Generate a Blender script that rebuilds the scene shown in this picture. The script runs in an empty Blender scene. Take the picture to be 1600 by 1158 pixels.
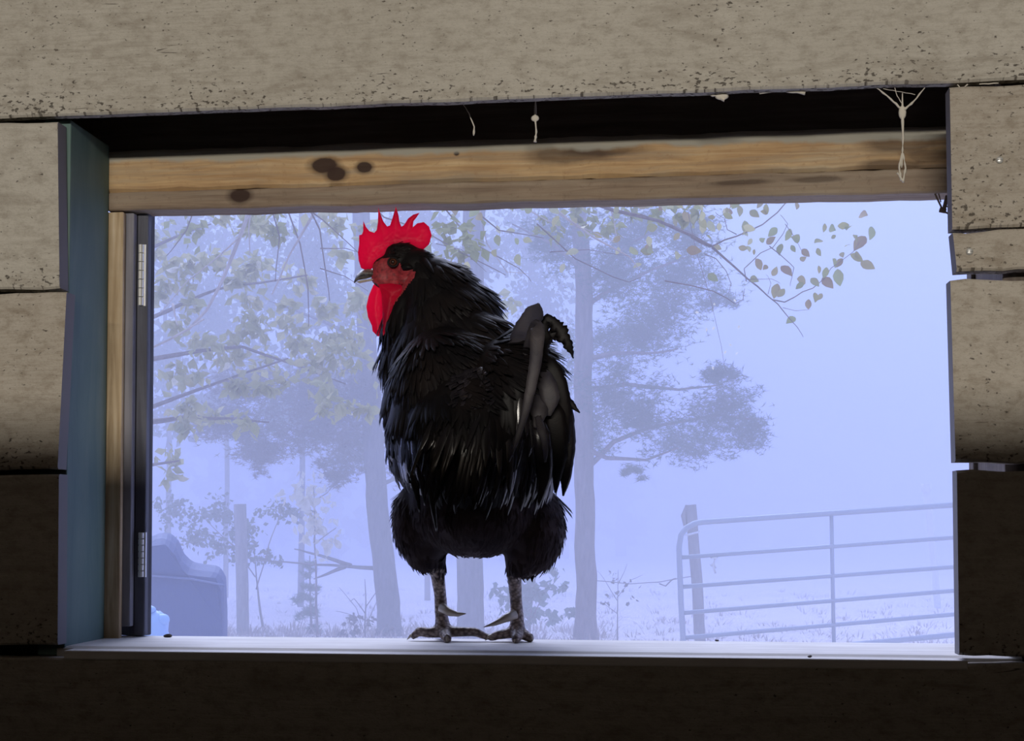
import bpy, bmesh, math, random
from mathutils import Vector, Matrix, noise
S = bpy.context.scene
COL = S.collection
V = Vector
# ------------------------------------------------------------------ camera
F_PX, W_PX, H_PX = 2100.0, 1600.0, 1158.0
YAW, PITCH = math.radians(6.5), math.radians(2.0)
HORIZON = 820.0
CY = HORIZON - F_PX * math.tan(PITCH)
CAM = V((0.0, -1.545, 1.35))
FW = V((-math.sin(YAW) * math.cos(PITCH), math.cos(YAW) * math.cos(PITCH), math.sin(PITCH)))
RT = V((math.cos(YAW), math.sin(YAW), 0))
UP = RT.cross(FW)
cam_d = bpy.data.cameras.new('camera')
cam_d.sensor_width = 36.0
cam_d.lens = 36.0 * F_PX / W_PX
cam_d.shift_y = (CY - H_PX / 2) / W_PX
cam_d.clip_end = 400
cam_d.clip_start = 0.02
cam = bpy.data.objects.new('camera', cam_d)
COL.objects.link(cam)
cam.matrix_world = Matrix(((RT.x, UP.x, -FW.x, CAM.x), (RT.y, UP.y, -FW.y, CAM.y), (RT.z, UP.z, -FW.z, CAM.z), (0, 0, 0, 1)))
S.camera = cam
# ------------------------------------------------------------------ sky, sun, exposure
world = bpy.data.worlds.new('overcast_sky'); S.world = world; world.use_nodes = True
bg = world.node_tree.nodes['Background']
bg.inputs['Color'].default_value = (0.58, 0.69, 1.0, 1)
bg.inputs['Strength'].default_value = 1.28
sun_d = bpy.data.lights.new('sun_offscreen', 'SUN')
sun_d.energy = 4.6
sun_d.angle = math.radians(50)
sun_d.color = (0.86, 0.90, 1.06)
sun = bpy.data.objects.new('sun_offscreen', sun_d); COL.objects.link(sun)
sun.rotation_euler = V((0.25, -0.60, -0.76)).to_track_quat('-Z', 'Y').to_euler()
S.view_settings.view_transform = 'Standard'
S.view_settings.look = 'None'
S.view_settings.gamma = 1
S.view_settings.use_curve_mapping = False
S.view_settings.exposure = 0.0
FOG_DENSITY = 0.042
# area light added behind the camera to light the upper planks from inside
ld = bpy.data.lights.new('added_back_light_offscreen', 'AREA'); ld.shape = 'RECTANGLE'; ld.size = 2.4; ld.size_y = 0.165
ld.energy = 199; ld.color = (1.0, 0.93, 0.83)
lo = bpy.data.objects.new('added_back_light_offscreen', ld); COL.objects.link(lo); lo.location = (0, -5.95, 2.475)
lo.rotation_euler = V((0, 1, -0.17)).to_track_quat('-Z', 'Z').to_euler()

# ------------------------------------------------------------------ helpers
def ray(px, py):
    return FW + RT * ((px - 800.0) / F_PX) + UP * ((CY - py) / F_PX)
def at(px, py, Y):                      # the point seen at a pixel, on the plane y = Y
    d = ray(px, py)
    return CAM + d * ((Y - CAM.y) / d.y)
def atd(px, py, dist):                  # the same, at a depth along the view axis
    return CAM + ray(px, py) * dist
def ground(px, py, z=0.0):
    d = ray(px, py)
    return CAM + d * ((z - CAM.z) / d.z)
def pix(p):
    q = p - CAM
    w = q.dot(FW)
    return 800 + F_PX * q.dot(RT) / w, CY - F_PX * q.dot(UP) / w

def tag(o, label=None, cat=None, group=None, kind=None):
    if label: o['label'] = label
    if cat: o['category'] = cat
    if group: o['group'] = group
    if kind: o['kind'] = kind
    return o
def empty(name, loc):
    o = bpy.data.objects.new(name, None); COL.objects.link(o)
    o.location = loc; o.empty_display_size = 0.1
    return o
def link(name, me, parent=None, kind=None):
    o = bpy.data.objects.new(name, me); COL.objects.link(o)
    if parent is not None:
        o.parent = parent
        o.matrix_parent_inverse = Matrix.Translation(parent.location).inverted() if parent.type == 'EMPTY' else Matrix.Identity(4)
    if kind: o['kind'] = kind
    return o
class MB:
    def __init__(s): s.v = []; s.f = []; s.m = []; s.uv = []
    def add(s, verts, faces, mi=0):
        b = len(s.v); s.v += [tuple(x) for x in verts]
        s.f += [tuple(b + i for i in f) for f in faces]; s.m += [mi] * len(faces)
    def box(s, lo, hi, mi=0):
        x0, y0, z0 = lo; x1, y1, z1 = hi
        s.add([(x0, y0, z0), (x1, y0, z0), (x1, y1, z0), (x0, y1, z0), (x0, y0, z1), (x1, y0, z1), (x1, y1, z1), (x0, y1, z1)],
              [(0, 3, 2, 1), (4, 5, 6, 7), (0, 1, 5, 4), (1, 2, 6, 5), (2, 3, 7, 6), (3, 0, 4, 7)], mi)
    def tube(s, pts, rad, seg=8, mi=0, cap=True, flat=1.0):
        pts = [V(p) for p in pts]; n = len(pts)
        if not hasattr(rad, '__len__'): rad = [rad] * n
        t0 = (pts[1] - pts[0]).normalized()
        a = V((0, 0, 1)) if abs(t0.z) < 0.9 else V((1, 0, 0))
        nrm = (a - t0 * a.dot(t0)).normalized()
        vs = []; fs = []
        for i, p in enumerate(pts):
            t = (pts[min(i + 1, n - 1)] - pts[max(i - 1, 0)]).normalized()
            nrm = (nrm - t * nrm.dot(t)).normalized(); b = t.cross(nrm)
            for k in range(seg):
                an = 2 * math.pi * k / seg
                vs.append(p + (nrm * math.cos(an) * flat + b * math.sin(an)) * rad[i])
        for i in range(n - 1):
            for k in range(seg):
                k2 = (k + 1) % seg
                fs.append((i * seg + k, i * seg + k2, (i + 1) * seg + k2, (i + 1) * seg + k))
        if cap:
            fs.append(tuple(range(seg))[::-1]); fs.append(tuple((n - 1) * seg + k for k in range(seg)))
        s.add(vs, fs, mi)
    def ellipsoid(s, c, r, nu=12, nv=8, mi=0, rot=None):
        c = V(c); vs = [V((0, 0, r[2]))]; fs = []
        for j in range(1, nv):
            th = math.pi * j / nv
            for i in range(nu):
                ph = 2 * math.pi * i / nu
                vs.append(V((r[0] * math.sin(th) * math.cos(ph), r[1] * math.sin(th) * math.sin(ph), r[2] * math.cos(th))))
        vs.append(V((0, 0, -r[2])))
        if rot is not None: vs = [rot @ v for v in vs]
        vs = [c + v for v in vs]; L = len(vs) - 1
        for i in range(nu):
            i2 = (i + 1) % nu
            fs.append((0, 1 + i, 1 + i2)); fs.append((L, 1 + (nv - 2) * nu + i2, 1 + (nv - 2) * nu + i))
            for j in range(nv - 2):
                a = 1 + j * nu
                fs.append((a + i, a + nu + i, a + nu + i2, a + i2))
        s.add(vs, fs, mi)
    def mesh(s, name, mats, smooth=False):
        me = bpy.data.meshes.new(name)
        me.from_pydata(s.v, [], s.f)
        for m in (mats if isinstance(mats, (list, tuple)) else [mats]): me.materials.append(m)
        me.polygons.foreach_set('material_index', s.m)
        if smooth: me.polygons.foreach_set('use_smooth', [True] * len(s.f))
        me.update()
        return me
    def build(s, name, mats, parent=None, smooth=False, kind=None):
        return link(name, s.mesh(name, mats, smooth), parent, kind)

# ------------------------------------------------------------------ materials
def mat(name, col, rough=0.7, **kw):
    m = bpy.data.materials.new(name); m.use_nodes = True
    b = m.node_tree.nodes['Principled BSDF']
    b.inputs['Base Color'].default_value = (*col, 1)
    b.inputs['Roughness'].default_value = rough
    for k, v in kw.items(): b.inputs[k.replace('_', ' ')].default_value = v
    return m
class NT:
    def __init__(s, m): s.t = m.node_tree; s.n = s.t.nodes; s.b = s.n['Principled BSDF']
    def node(s, ty, **kw):
        n = s.n.new(ty)
        for k, v in kw.items(): setattr(n, k, v)
        return n
    def ln(s, a, b): s.t.links.new(a, b)
    def coords(s, kind='Object', scale=(1, 1, 1), rot=(0, 0, 0)):
        c = s.node('ShaderNodeTexCoord'); mp = s.node('ShaderNodeMapping')
        mp.inputs['Scale'].default_value = scale; mp.inputs['Rotation'].default_value = rot
        s.ln(c.outputs[kind], mp.inputs[0]); return mp.outputs[0]
    def noise(s, vec, scale, detail=5, rough=0.6, dist=0.0):
        n = s.node('ShaderNodeTexNoise'); s.ln(vec, n.inputs['Vector'])
        n.inputs['Scale'].default_value = scale; n.inputs['Detail'].default_value = detail
        n.inputs['Roughness'].default_value = rough; n.inputs['Distortion'].default_value = dist
        return n.outputs['Fac']
    def ramp(s, fac, stops):
        r = s.node('ShaderNodeValToRGB'); s.ln(fac, r.inputs[0])
        el = r.color_ramp.elements
        while len(el) < len(stops): el.new(0.5)
        for e, (p, c) in zip(el, stops):
            e.position = p; e.color = (*c, 1) if hasattr(c, '__len__') else (c, c, c, 1)
        return r.outputs[0]
    def mix(s, fac, a, b, mode='MIX'):
        n = s.node('ShaderNodeMix', data_type='RGBA', blend_type=mode)
        for sock, val in ((n.inputs[0], fac), (n.inputs[6], a), (n.inputs[7], b)):
            if hasattr(val, 'is_linked'): s.ln(val, sock)
            elif hasattr(val, '__len__'): sock.default_value = (*val, 1)
            else: sock.default_value = val
        return n.outputs[2]
    def math(s, op, a, b=0.0, clamp=False):
        n = s.node('ShaderNodeMath', operation=op); n.use_clamp = clamp
        for sock, val in ((n.inputs[0], a), (n.inputs[1], b)):
            if hasattr(val, 'is_linked'): s.ln(val, sock)
            else: sock.default_value = val
        return n.outputs[0]
    def bump(s, h, strength=0.3, dist=0.003):
        b = s.node('ShaderNodeBump'); b.inputs['Strength'].default_value = strength; b.inputs['Distance'].default_value = dist
        s.ln(h, b.inputs['Height']); s.ln(b.outputs[0], s.b.inputs['Normal'])

def board_material(name, base, dark, light, speck=1.0, grime=(0.07, 0.058, 0.048)):
    """old rough sawn barn board: dusty, blotched, pitted, fine grain along the length (UV in metres)"""
    m = mat(name, base, 0.92, Specular_IOR_Level=0.12); t = NT(m)
    uv = t.coords('UV')
    g = t.noise(t.coords('UV', (9, 150, 1)), 1.5, 6, 0.7, 0.2)
    big = t.noise(uv, 4.0, 5, 0.65)
    c = t.ramp(g, [(0.22, dark), (0.48, base), (0.80, light)])
    c = t.mix(t.ramp(big, [(0.30, 0.85), (0.62, 0.25)]), c, base)                       # a film of dust evens out the grain
    c = t.mix(t.ramp(t.noise(uv, 2.2, 3, 0.5), [(0.40, 0.0), (0.75, 0.55)]), c, light)
    mott = t.noise(t.coords('UV', (1, 1.5, 1)), 42, 5, 0.7)
    c = t.mix(t.ramp(mott, [(0.34, 0.55), (0.52, 0.0)]), c, dark)
    c = t.mix(t.ramp(mott, [(0.56, 0.0), (0.74, 0.5)]), c, light)
    fine = t.noise(t.coords('UV', (1, 1.6, 1)), 230, 3, 0.7)
    c = t.mix(t.ramp(fine, [(0.28, 0.45), (0.46, 0.0)]), c, dark)
    sep = t.node('ShaderNodeSeparateXYZ'); t.ln(t.coords('UV'), sep.inputs[0])
    low = t.math('MULTIPLY', t.math('SUBTRACT', 0.045, sep.outputs[1]), 2.2 * speck)
    low = t.math('MAXIMUM', low, 0.0)
    patch = t.noise(uv, 5, 5, 0.75)
    pn = t.noise(t.coords('UV', (1, 1.5, 1)), 135, 3, 0.6)                               # pits and splinter holes of irregular shape
    pv = t.math('ADD', t.math('ADD', pn, low), t.math('MULTIPLY', t.math('SUBTRACT', patch, 0.5), 0.42 * speck))
    pit = t.ramp(pv, [(0.665, 0.0), (0.73, 1.0)])
    c = t.mix(t.math('MULTIPLY', pit, 0.85), c, grime)
    smear = t.noise(t.coords('UV', (3, 9, 1)), 2.2, 6, 0.6, 1.2)
    c = t.mix(t.ramp(smear, [(0.55, 0.0), (0.72, 0.6)]), c, dark)
    crack = t.noise(t.coords('UV', (2.2, 34, 1)), 2.0, 3, 0.5, 1.5)
    c = t.mix(t.ramp(crack, [(0.715, 0.0), (0.735, 0.8)]), c, grime)
    t.ln(c, t.b.inputs['Base Color'])
    t.bump(t.math('SUBTRACT', t.math('ADD', t.math('MULTIPLY', g, 0.5), t.math('ADD', t.math('MULTIPLY', fine, 0.4), t.math('MULTIPLY', mott, 1.2))), t.math('MULTIPLY', pit, 0.8)), 0.7, 0.0026)
    return m
M_BOARD = board_material('dusty_barn_board', (0.47, 0.44, 0.385), (0.29, 0.255, 0.21), (0.58, 0.55, 0.49))
M_BOARD2 = board_material('tan_barn_board', (0.43, 0.385, 0.325), (0.25, 0.205, 0.155), (0.54, 0.50, 0.44), 1.1)
M_END = mat('grey_end_grain', (0.20, 0.19, 0.20), 0.9)
def wood(name, base, dark, light, gs=(4, 70, 1), rough=0.75):
    m = mat(name, base, rough, Specular_IOR_Level=0.2); t = NT(m)
    g = t.noise(t.coords('UV', gs), 1.5, 6, 0.6, 0.5)
    b = t.noise(t.coords('UV'), 7, 4)
    c = t.ramp(g, [(0.28, dark), (0.52, base), (0.75, light)])
    c = t.mix(t.ramp(b, [(0.4, 0.0), (0.7, 0.6)]), c, dark)
    t.ln(c, t.b.inputs['Base Color']); t.bump(g, 0.35, 0.002)
    return m
def timber_material(name, base, dark, light, knots, band=None):
    """pine with knots at fixed places (u, v, size) in metres and a dusty strip along the top"""
    m = wood(name, base, dark, light); t = NT(m)
    c = t.b.inputs['Base Color'].links[0].from_socket
    uv = t.coords('UV')
    c = t.mix(t.ramp(t.noise(t.coords('UV', (1.2, 16, 1)), 3.0, 6, 0.65, 0.6), [(0.44, 0.0), (0.66, 0.75)]), c, (0.30, 0.25, 0.19))
    c = t.mix(t.ramp(t.noise(uv, 90, 4, 0.7), [(0.30, 0.5), (0.44, 0.0)]), c, dark)
    nz = t.noise(uv, 30, 3)
    for (u, v, r, asp) in knots:
        vm = t.node('ShaderNodeVectorMath', operation='SUBTRACT'); t.ln(uv, vm.inputs[0]); vm.inputs[1].default_value = (u, v, 0)
        sc = t.node('ShaderNodeVectorMath', operation='MULTIPLY'); t.ln(vm.outputs[0], sc.inputs[0]); sc.inputs[1].default_value = (1 / (r * asp), 1 / r, 0)
        le = t.node('ShaderNodeVectorMath', operation='LENGTH'); t.ln(sc.outputs[0], le.inputs[0])
        d = t.math('ADD', le.outputs['Value'], t.math('MULTIPLY', nz, 0.7))
        c = t.mix(t.ramp(d, [(0.0, 0.0), (0.0, 0.0)]) if False else t.ramp(t.math('MULTIPLY', d, 0.4), [(0.50, 0.97 if asp < 2.4 else 0.6), (0.58, 0.55 if asp < 2.4 else 0.4), (0.80, 0.0)]), c, (0.045, 0.025, 0.02))
    if band is not None:
        sep = t.node('ShaderNodeSeparateXYZ'); t.ln(uv, sep.inputs[0])
        k = t.math('ADD', sep.outputs[1], t.math('MULTIPLY', t.math('SUBTRACT', t.noise(t.coords('UV', (1, 0.2, 1)), 9, 4), 0.5), 0.035))
        k = t.math('MULTIPLY', t.math('SUBTRACT', k, band), 160, True)
        c = t.mix(t.math('MULTIPLY', k, 0.9), c, (0.36, 0.35, 0.30))
    t.ln(c, t.b.inputs['Base Color'])
    return m
M_TAN = wood('bare_stop_strip', (0.52, 0.40, 0.26), (0.30, 0.21, 0.12), (0.66, 0.56, 0.42))
M_GREEN = wood('worn_teal_paint', (0.13, 0.20, 0.18), (0.09, 0.15, 0.145), (0.20, 0.25, 0.21), (2, 12, 1), 0.55)
M_SLATE = wood('slate_painted_wood', (0.11, 0.115, 0.145), (0.06, 0.06, 0.08), (0.17, 0.17, 0.20), (3, 40, 1), 0.6)
M_DARKWOOD = wood('aged_brown_wood', (0.13, 0.105, 0.09), (0.08, 0.062, 0.052), (0.18, 0.15, 0.13))
M_SILL = wood('bleached_sill', (0.72, 0.69, 0.66), (0.54, 0.51, 0.49), (0.80, 0.78, 0.76), (3, 30, 1))
M_STEEL = mat('zinc_steel', (0.72, 0.72, 0.70), 0.35, Metallic=0.5)
M_WEB = mat('dusty_cobweb', (0.62, 0.58, 0.50), 0.95)
M_INNER = wood('dim_barn_boards', (0.11, 0.088, 0.072), (0.07, 0.053, 0.042), (0.15, 0.12, 0.10))
M_DIRT = mat('packed_dirt', (0.07, 0.055, 0.045), 0.95)
_t = NT(M_DIRT); _t.ln(_t.ramp(_t.noise(_t.coords(), 3, 8), [(0.3, (0.06, 0.047, 0.04)), (0.7, (0.12, 0.095, 0.078))]), _t.b.inputs['Base Color'])

# ------------------------------------------------------------------ planks
def lerp(a, b, t): return a + (b - a) * t
def plank(name, tl, tr, br, bl, Y, thick, m, parent, seg=40, jit=0.0012, cham=0.0025, seed=0, pixel=True, m_end=None):
    """a sawn board whose front face has the given corners; chamfered, slightly ragged long edges; UV in metres"""
    q = [at(x, y, Y) for (x, y) in (tl, tr, br, bl)] if pixel else [V((x, Y, z)) for (x, z) in (tl, tr, br, bl)]
    mb = MB(); uvs = []
    rows = []
    for i in range(seg + 1):
        t = i / seg
        top = lerp(q[0], q[1], t); bot = lerp(q[3], q[2], t)
        if 0 < i < seg:
            top = top + V((0, 0, jit * 2 * noise.noise(V((top.x * 14, seed, 0))) + jit * noise.noise(V((top.x * 60, seed, 3)))))
            bot = bot + V((0, 0, jit * 2 * noise.noise(V((bot.x * 14, seed, 9))) + jit * noise.noise(V((bot.x * 60, seed, 5)))))
        c = cham * (1 + 0.6 * noise.noise(V((top.x * 20, seed, 7))))
        prof = [top + V((0, thick, 0)), top + V((0, c, 0)), top + V((0, 0, -c)), lerp(top, bot, 0.5), bot + V((0, 0, c)), bot + V((0, c, 0)), bot + V((0, thick, 0))]
        rows.append(prof)
    u0 = random.Random(seed).random() * 5
    for i, prof in enumerate(rows):
        mb.v += [tuple(p) for p in prof]
    n = 7; h = (q[0] - q[3]).length
    vv = [h + thick, h, h, h * 0.5, 0, 0, -thick]
    length = (q[1] - q[0]).length
    def uvof(idx): return (u0 * 0 + length * (idx // n) / seg + UV_OFF[0], vv[idx % n])
    for i in range(seg):
        for k in range(n):
            k2 = (k + 1) % n
            mb.f.append((i * n + k, i * n + k2, (i + 1) * n + k2, (i + 1) * n + k)); mb.m.append(0)
    mb.f.append(tuple(range(n))[::-1]); mb.m.append(1)
    mb.f.append(tuple(seg * n + k for k in range(n))); mb.m.append(1)
    me = mb.mesh(name, [m, m_end or M_END])
    uvl = me.uv_layers.new(name='UVMap')
    for p in me.polygons:
        for li in p.loop_indices:
            uvl.data[li].uv = uvof(me.loops[li].vertex_index)
    bm = bmesh.new(); bm.from_mesh(me); bmesh.ops.recalc_face_normals(bm, faces=bm.faces); bm.to_mesh(me); bm.free()
    return link(name, me, parent)
UV_OFF = [0.0]
def boxobj(name, lo, hi, m, parent=None, kind=None):
    """box with metre UVs: u along its longest side"""
    mb = MB(); mb.box(lo, hi)
    me = mb.mesh(name, m); uvl = me.uv_layers.new(name='UVMap')
    d = [hi[i] - lo[i] for i in range(3)]; L = d.index(max(d))
    for p in me.polygons:
        nx = max(range(3), key=lambda i: abs(p.normal[i]))
        o = [i for i in range(3) if i != L]
        for li in p.loop_indices:
            co = me.vertices[me.loops[li].vertex_index].co
            uvl.data[li].uv = (co[L] if nx != L else co[o[0]], co[o[0]] + co[o[1]])
    o = link(name, me, parent, kind)
    if min(d) > 0.008:
        bv = o.modifiers.new('bevel', 'BEVEL'); bv.width = 0.0018; bv.segments = 2
    return o

SILL_Z = at(740, 1022, 0.0).z
LEFT_X = at(92, 600, 0.0).x
RIGHT_X = at(1490, 600, 0.0).x
wf = tag(empty('wall_front', (0, 0, 0)), 'weathered plank wall around the open hatch', kind='structure')
B = 0.024
def wp(tl, tr, br, bl, m, seed, Y=0.0, **k):
    UV_OFF[0] = seed * 3.7
    return plank('plank', tl, tr, br, bl, Y, k.pop('thick', B), m, wf, seed=seed, **k)
wp((-900, -190), (2500, -300), (2500, 90), (-900, 218), M_BOARD, 1, seg=160, jit=0.0006, thick=0.014)                 # the broad plank above the hatch
wp((-900, 218), (90, 190), (93, 450), (-900, 462), M_BOARD, 2, jit=0.0016)
wp((-900, 475), (104, 456), (90, 733), (-900, 745), M_BOARD2, 3, jit=0.0016)
wp((-900, 757), (92, 741), (90, 1008), (-900, 1018), M_BOARD2, 4)
wp((1484, 136), (2500, 98), (2500, 318), (1488, 358), M_BOARD2, 5)
wp((1489, 363), (2500, 326), (2500, 392), (1495, 424), M_BOARD2, 6)
wp((1485, 438), (2500, 408), (2500, 728), (1493, 722), M_BOARD2, 7, jit=0.002)
wp((1495, 735), (2500, 742), (2500, 1046), (1499, 1024), M_BOARD2, 8)
wp((-900, 1022), (2500, 1044), (2500, 1420), (-900, 1400), M_BOARD2, 9, seg=120)            # below the hatch
zt = at(800, -245, 0).z
zb = at(800, 1410, 0).z
i = 10
z = zt + 0.02
while z < 2.8:
    wp((-2.2, z + 0.24), (2.2, z + 0.24), (2.2, z), (-2.2, z), M_BOARD, i, pixel=False, seg=12); z += 0.25; i += 1
z = zb - 0.02
while z > 0.02:
    lo = max(z - 0.24, 0.0)
    wp((-2.2, z), (2.2, z), (2.2, lo), (-2.2, lo), M_BOARD2, i, pixel=False, seg=12); z -= 0.25; i += 1
# screw heads in the right-hand planks
for (x, y) in ((1515, 393), (1562, 250)):
    mb = MB(); p = at(x, y, -0.0005); mb.ellipsoid(p, (0.0042, 0.0016, 0.0042), 10, 6); mb.box((p.x - 0.003, p.y - 0.002, p.z - 0.0005), (p.x + 0.003, p.y - 0.0012, p.z + 0.0005))
    mb.build('screw_head', M_STEEL, wf, True)
# outer siding around the hole (dark side inwards)
HX0 = at(150, 600, 0.16).x; HX1 = at(1512, 600, 0.19).x; HZ1 = at(800, 300, 0.16).z; HZ0 = SILL_Z - 0.02
for lo, hi in (((-2.2, 0.165, 0.0), (HX0, 0.19, 2.9)), ((HX1, 0.165, 0.0), (2.2, 0.19, 2.9)), ((HX0, 0.165, HZ1 + 0.02), (HX1, 0.19, 2.9)), ((HX0, 0.165, 0.0), (HX1, 0.19, HZ0 - 0.02))):
    boxobj('siding', lo, hi, M_DARKWOOD, wf)
# right-hand stud, set back behind the plank ends
boxobj('stud', (HX1 + 0.005, 0.03, 0.9), (HX1 + 0.045, 0.164, 2.1), M_DARKWOOD, wf)
# ------------------------------------------------------------------ hatch frame
fr = tag(empty('window_1', (0, 0.08, SILL_Z)), 'open barn hatch with timber frame and bleached sill', kind='structure')
jx = at(106, 600, 0.0255).x
jz1 = at(102, 192, 0.0255).z
UV_OFF[0] = 0
boxobj('jamb', (jx - 0.035, 0.0255, SILL_Z - 0.01), (jx, 0.142, jz1 + 0.004), M_GREEN, fr)
# raw stop strip, slate post, shutter edge
x0, x1 = at(171, 600, 0.142).x, at(190, 600, 0.142).x
boxobj('stop_strip', (jx - 0.02, 0.1425, SILL_Z - 0.01), (x1, 0.152, at(180, 331, 0.142).z), M_TAN, fr)
xs0, xs1 = at(188, 600, 0.153).x, at(207, 600, 0.153).x
boxobj('frame_post', (xs0 - 0.02, 0.1525, SILL_Z + 0.016), (xs1, 0.165, at(200, 333, 0.153).z), wood('lilac_grey_wood', (0.24, 0.235, 0.27), (0.15, 0.15, 0.18), (0.32, 0.31, 0.34), (3, 40, 1)), fr)
def knots(lst, x_left):            # pixel knots -> UV metres on the timber face
    return lst
TY = 0.142
tl0 = at(168, 236, TY); scale = (at(1600, 236, TY) - tl0).length / 1432
def uvk(x, y, top_l, bot_l, tl_px, tr_px, bl_px, br_px, r, asp):
    t = (x - tl_px[0]) / (tr_px[0] - tl_px[0])
    L = (at(*tr_px, TY) - at(*tl_px, TY)).length
    top = tl_px[1] + (tr_px[1] - tl_px[1]) * t; bot = bl_px[1] + (br_px[1] - bl_px[1]) * t
    h = (at(*tl_px, TY) - at(*bl_px, TY)).length
    return (L * t, h * (bot - y) / (bot - top), r, asp)
U = ((168, 236), (1545, 193), (168, 301), (1545, 259))
Lw = ((168, 301), (1545, 260), (168, 329), (1545, 299))
ku = [uvk(x, y, 0, 0, U[0], U[1], U[2], U[3], r, a) for (x, y, r, a) in ((525, 257, 0.011, 1.5), (545, 274, 0.010, 1.2), (591, 262, 0.008, 1.2), (738, 238, 0.003, 1.0), (915, 240, 0.012, 3.5), (965, 233, 0.007, 6.0), (1420, 222, 0.012, 3.2), (1460, 245, 0.010, 2.5), (1405, 262, 0.006, 5))]
kl = [uvk(x, y, 0, 0, Lw[0], Lw[1], Lw[2], Lw[3], r, a) for (x, y, r, a) in ((388, 304, 0.010, 1.3), (1290, 279, 0.003, 9), (1180, 284, 0.0025, 12))]
hU = (at(*U[0], TY) - at(*U[2], TY)).length
M_TIMBER = timber_material('knotty_pine', (0.56, 0.38, 0.20), (0.34, 0.20, 0.10), (0.70, 0.55, 0.35), ku, hU * 0.68)
M_TIMBER2 = timber_material('greyed_pine', (0.31, 0.235, 0.17), (0.17, 0.12, 0.09), (0.42, 0.35, 0.27), kl)
UV_OFF[0] = 0
plank('header_timber', U[0], U[1], U[3], U[2], TY, 0.036, M_TIMBER, fr, seg=90, jit=0.0012, cham=0.004, seed=31, m_end=M_TAN)
plank('header_timber', Lw[0], Lw[1], Lw[3], Lw[2], TY + 0.001, 0.04, M_TIMBER2, fr, seg=90, jit=0.0008, cham=0.002, seed=33, m_end=M_TAN)
# sill: plank with a splintered outer edge
mb = MB(); rnd = random.Random(5); N = 110
sx0, sx1 = LEFT_X - 0.01, HX1 + 0.02
for k in range(N + 1):
    t = k / N; x = lerp(sx0, sx1, t)
    ez = 0.002 * noise.noise(V((x * 30, 1, 0))) - (0.003 if rnd.random() < 0.12 else 0)
    ey = 0.196 + 0.003 * noise.noise(V((x * 25, 4, 0)))
    for p in ((x, 0.0245, SILL_Z - 0.022), (x, 0.0245, SILL_Z - 0.001), (x, 0.03, SILL_Z + 0.0015), (x, ey - 0.01, SILL_Z + 0.0015), (x, ey, SILL_Z + ez - 0.001), (x, ey, SILL_Z - 0.024)):
        mb.v.append(p)
for k in range(N):
    for j in range(6):
        j2 = (j + 1) % 6
        mb.f.append((k * 6 + j, k * 6 + 6 + j, k * 6 + 6 + j2, k * 6 + j2)); mb.m.append(0)
mb.f.append(tuple(range(6))); mb.f.append(tuple(N * 6 + j for j in range(6))[::-1]); mb.m += [0, 0]
me = mb.mesh('sill', M_SILL); uvl = me.uv_layers.new(name='UVMap')
for l in me.loops:
    co = me.vertices[l.vertex_index].co; uvl.data[l.index].uv = (co.x, co.y + co.z)
link('sill', me, fr)
# ledge strip on the lower plank, in front of the sill
boxobj('sill_lip', (LEFT_X + 0.01, -0.001, SILL_Z - 0.012), (RIGHT_X + 0.012, 0.026, SILL_Z - 0.001), M_SILL, fr)
# splinter chips on the sill
M_CHIP = mat('dark_droppings', (0.09, 0.075, 0.07), 0.9)
for k, (x, y, Y) in enumerate(((262, 1001, 0.165), (1120, 1011, 0.185), (1265, 1027, 0.012))):
    p = at(x, y, Y); mb = MB(); q_ = 1.0 if k == 0 else 0.5; mb.ellipsoid((p.x, p.y, SILL_Z + (0.0035 if k == 0 else 0.0022 if k == 1 else 0.0005)), (0.006 * q_, 0.003 * q_, 0.0025 * q_), 7, 5)
    for j, v in enumerate(mb.v): mb.v[j] = (v[0] + 0.001 * noise.noise(V(v) * 300), v[1], v[2] + 0.001 * noise.noise(V(v) * 250 + V((k, 0, 0))))
    o = mb.build('dropping', M_CHIP, None)
    tag(o, ['small dark dropping on the sill beside the shutter edge', 'dark crumb on the outer edge of the sill near the gate', 'thin dark crumb on the inner lip of the sill'][k], 'dropping', 'crumbs on the sill')
# ------------------------------------------------------------------ opened shutter, edge on, with two hinges
sh = tag(empty('hinged_shutter', (at(220, 998, 0.17).x, 0.17, SILL_Z)), 'dark slate-painted shutter swung outward against the left side of the hatch', 'shutter')
sy0 = 0.168
sX0, sX1 = at(212, 600, sy0).x, at(232, 600, sy0).x
ztop = at(222, 329, sy0).z
SWING = math.radians(62)          # swung well past square, so that only its edge faces the barn
def swung(name, lo, hi, m):
    o = boxobj(name, lo, hi, m, sh)
    R = Matrix.Translation((sX1 - 0.0145, sy0 + 0.002, 0)) @ Matrix.Rotation(SWING, 4, 'Z') @ Matrix.Translation((-sX1, -sy0, 0))
    o.data.transform(R)
    return o
w_ = sX1 - sX0
swung('shutter_board', (sX1, sy0, SILL_Z + 0.002), (sX1 + 0.026, sy0 + 0.30, ztop), M_SLATE)
swung('shutter_rail', (sX1 + 0.0255, sy0 + 0.05, SILL_Z + 0.05), (sX1 + 0.045, sy0 + 0.28, SILL_Z + 0.13), M_DARKWOOD)
swung('shutter_rail', (sX1 + 0.0255, sy0 + 0.05, ztop - 0.13), (sX1 + 0.045, sy0 + 0.28, ztop - 0.05), M_DARKWOOD)
boxobj('edge_strip', (sX0, sy0 - 0.001, SILL_Z + 0.003), (sX1 - 0.002, sy0 + 0.012, ztop), M_SLATE, sh)
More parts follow.
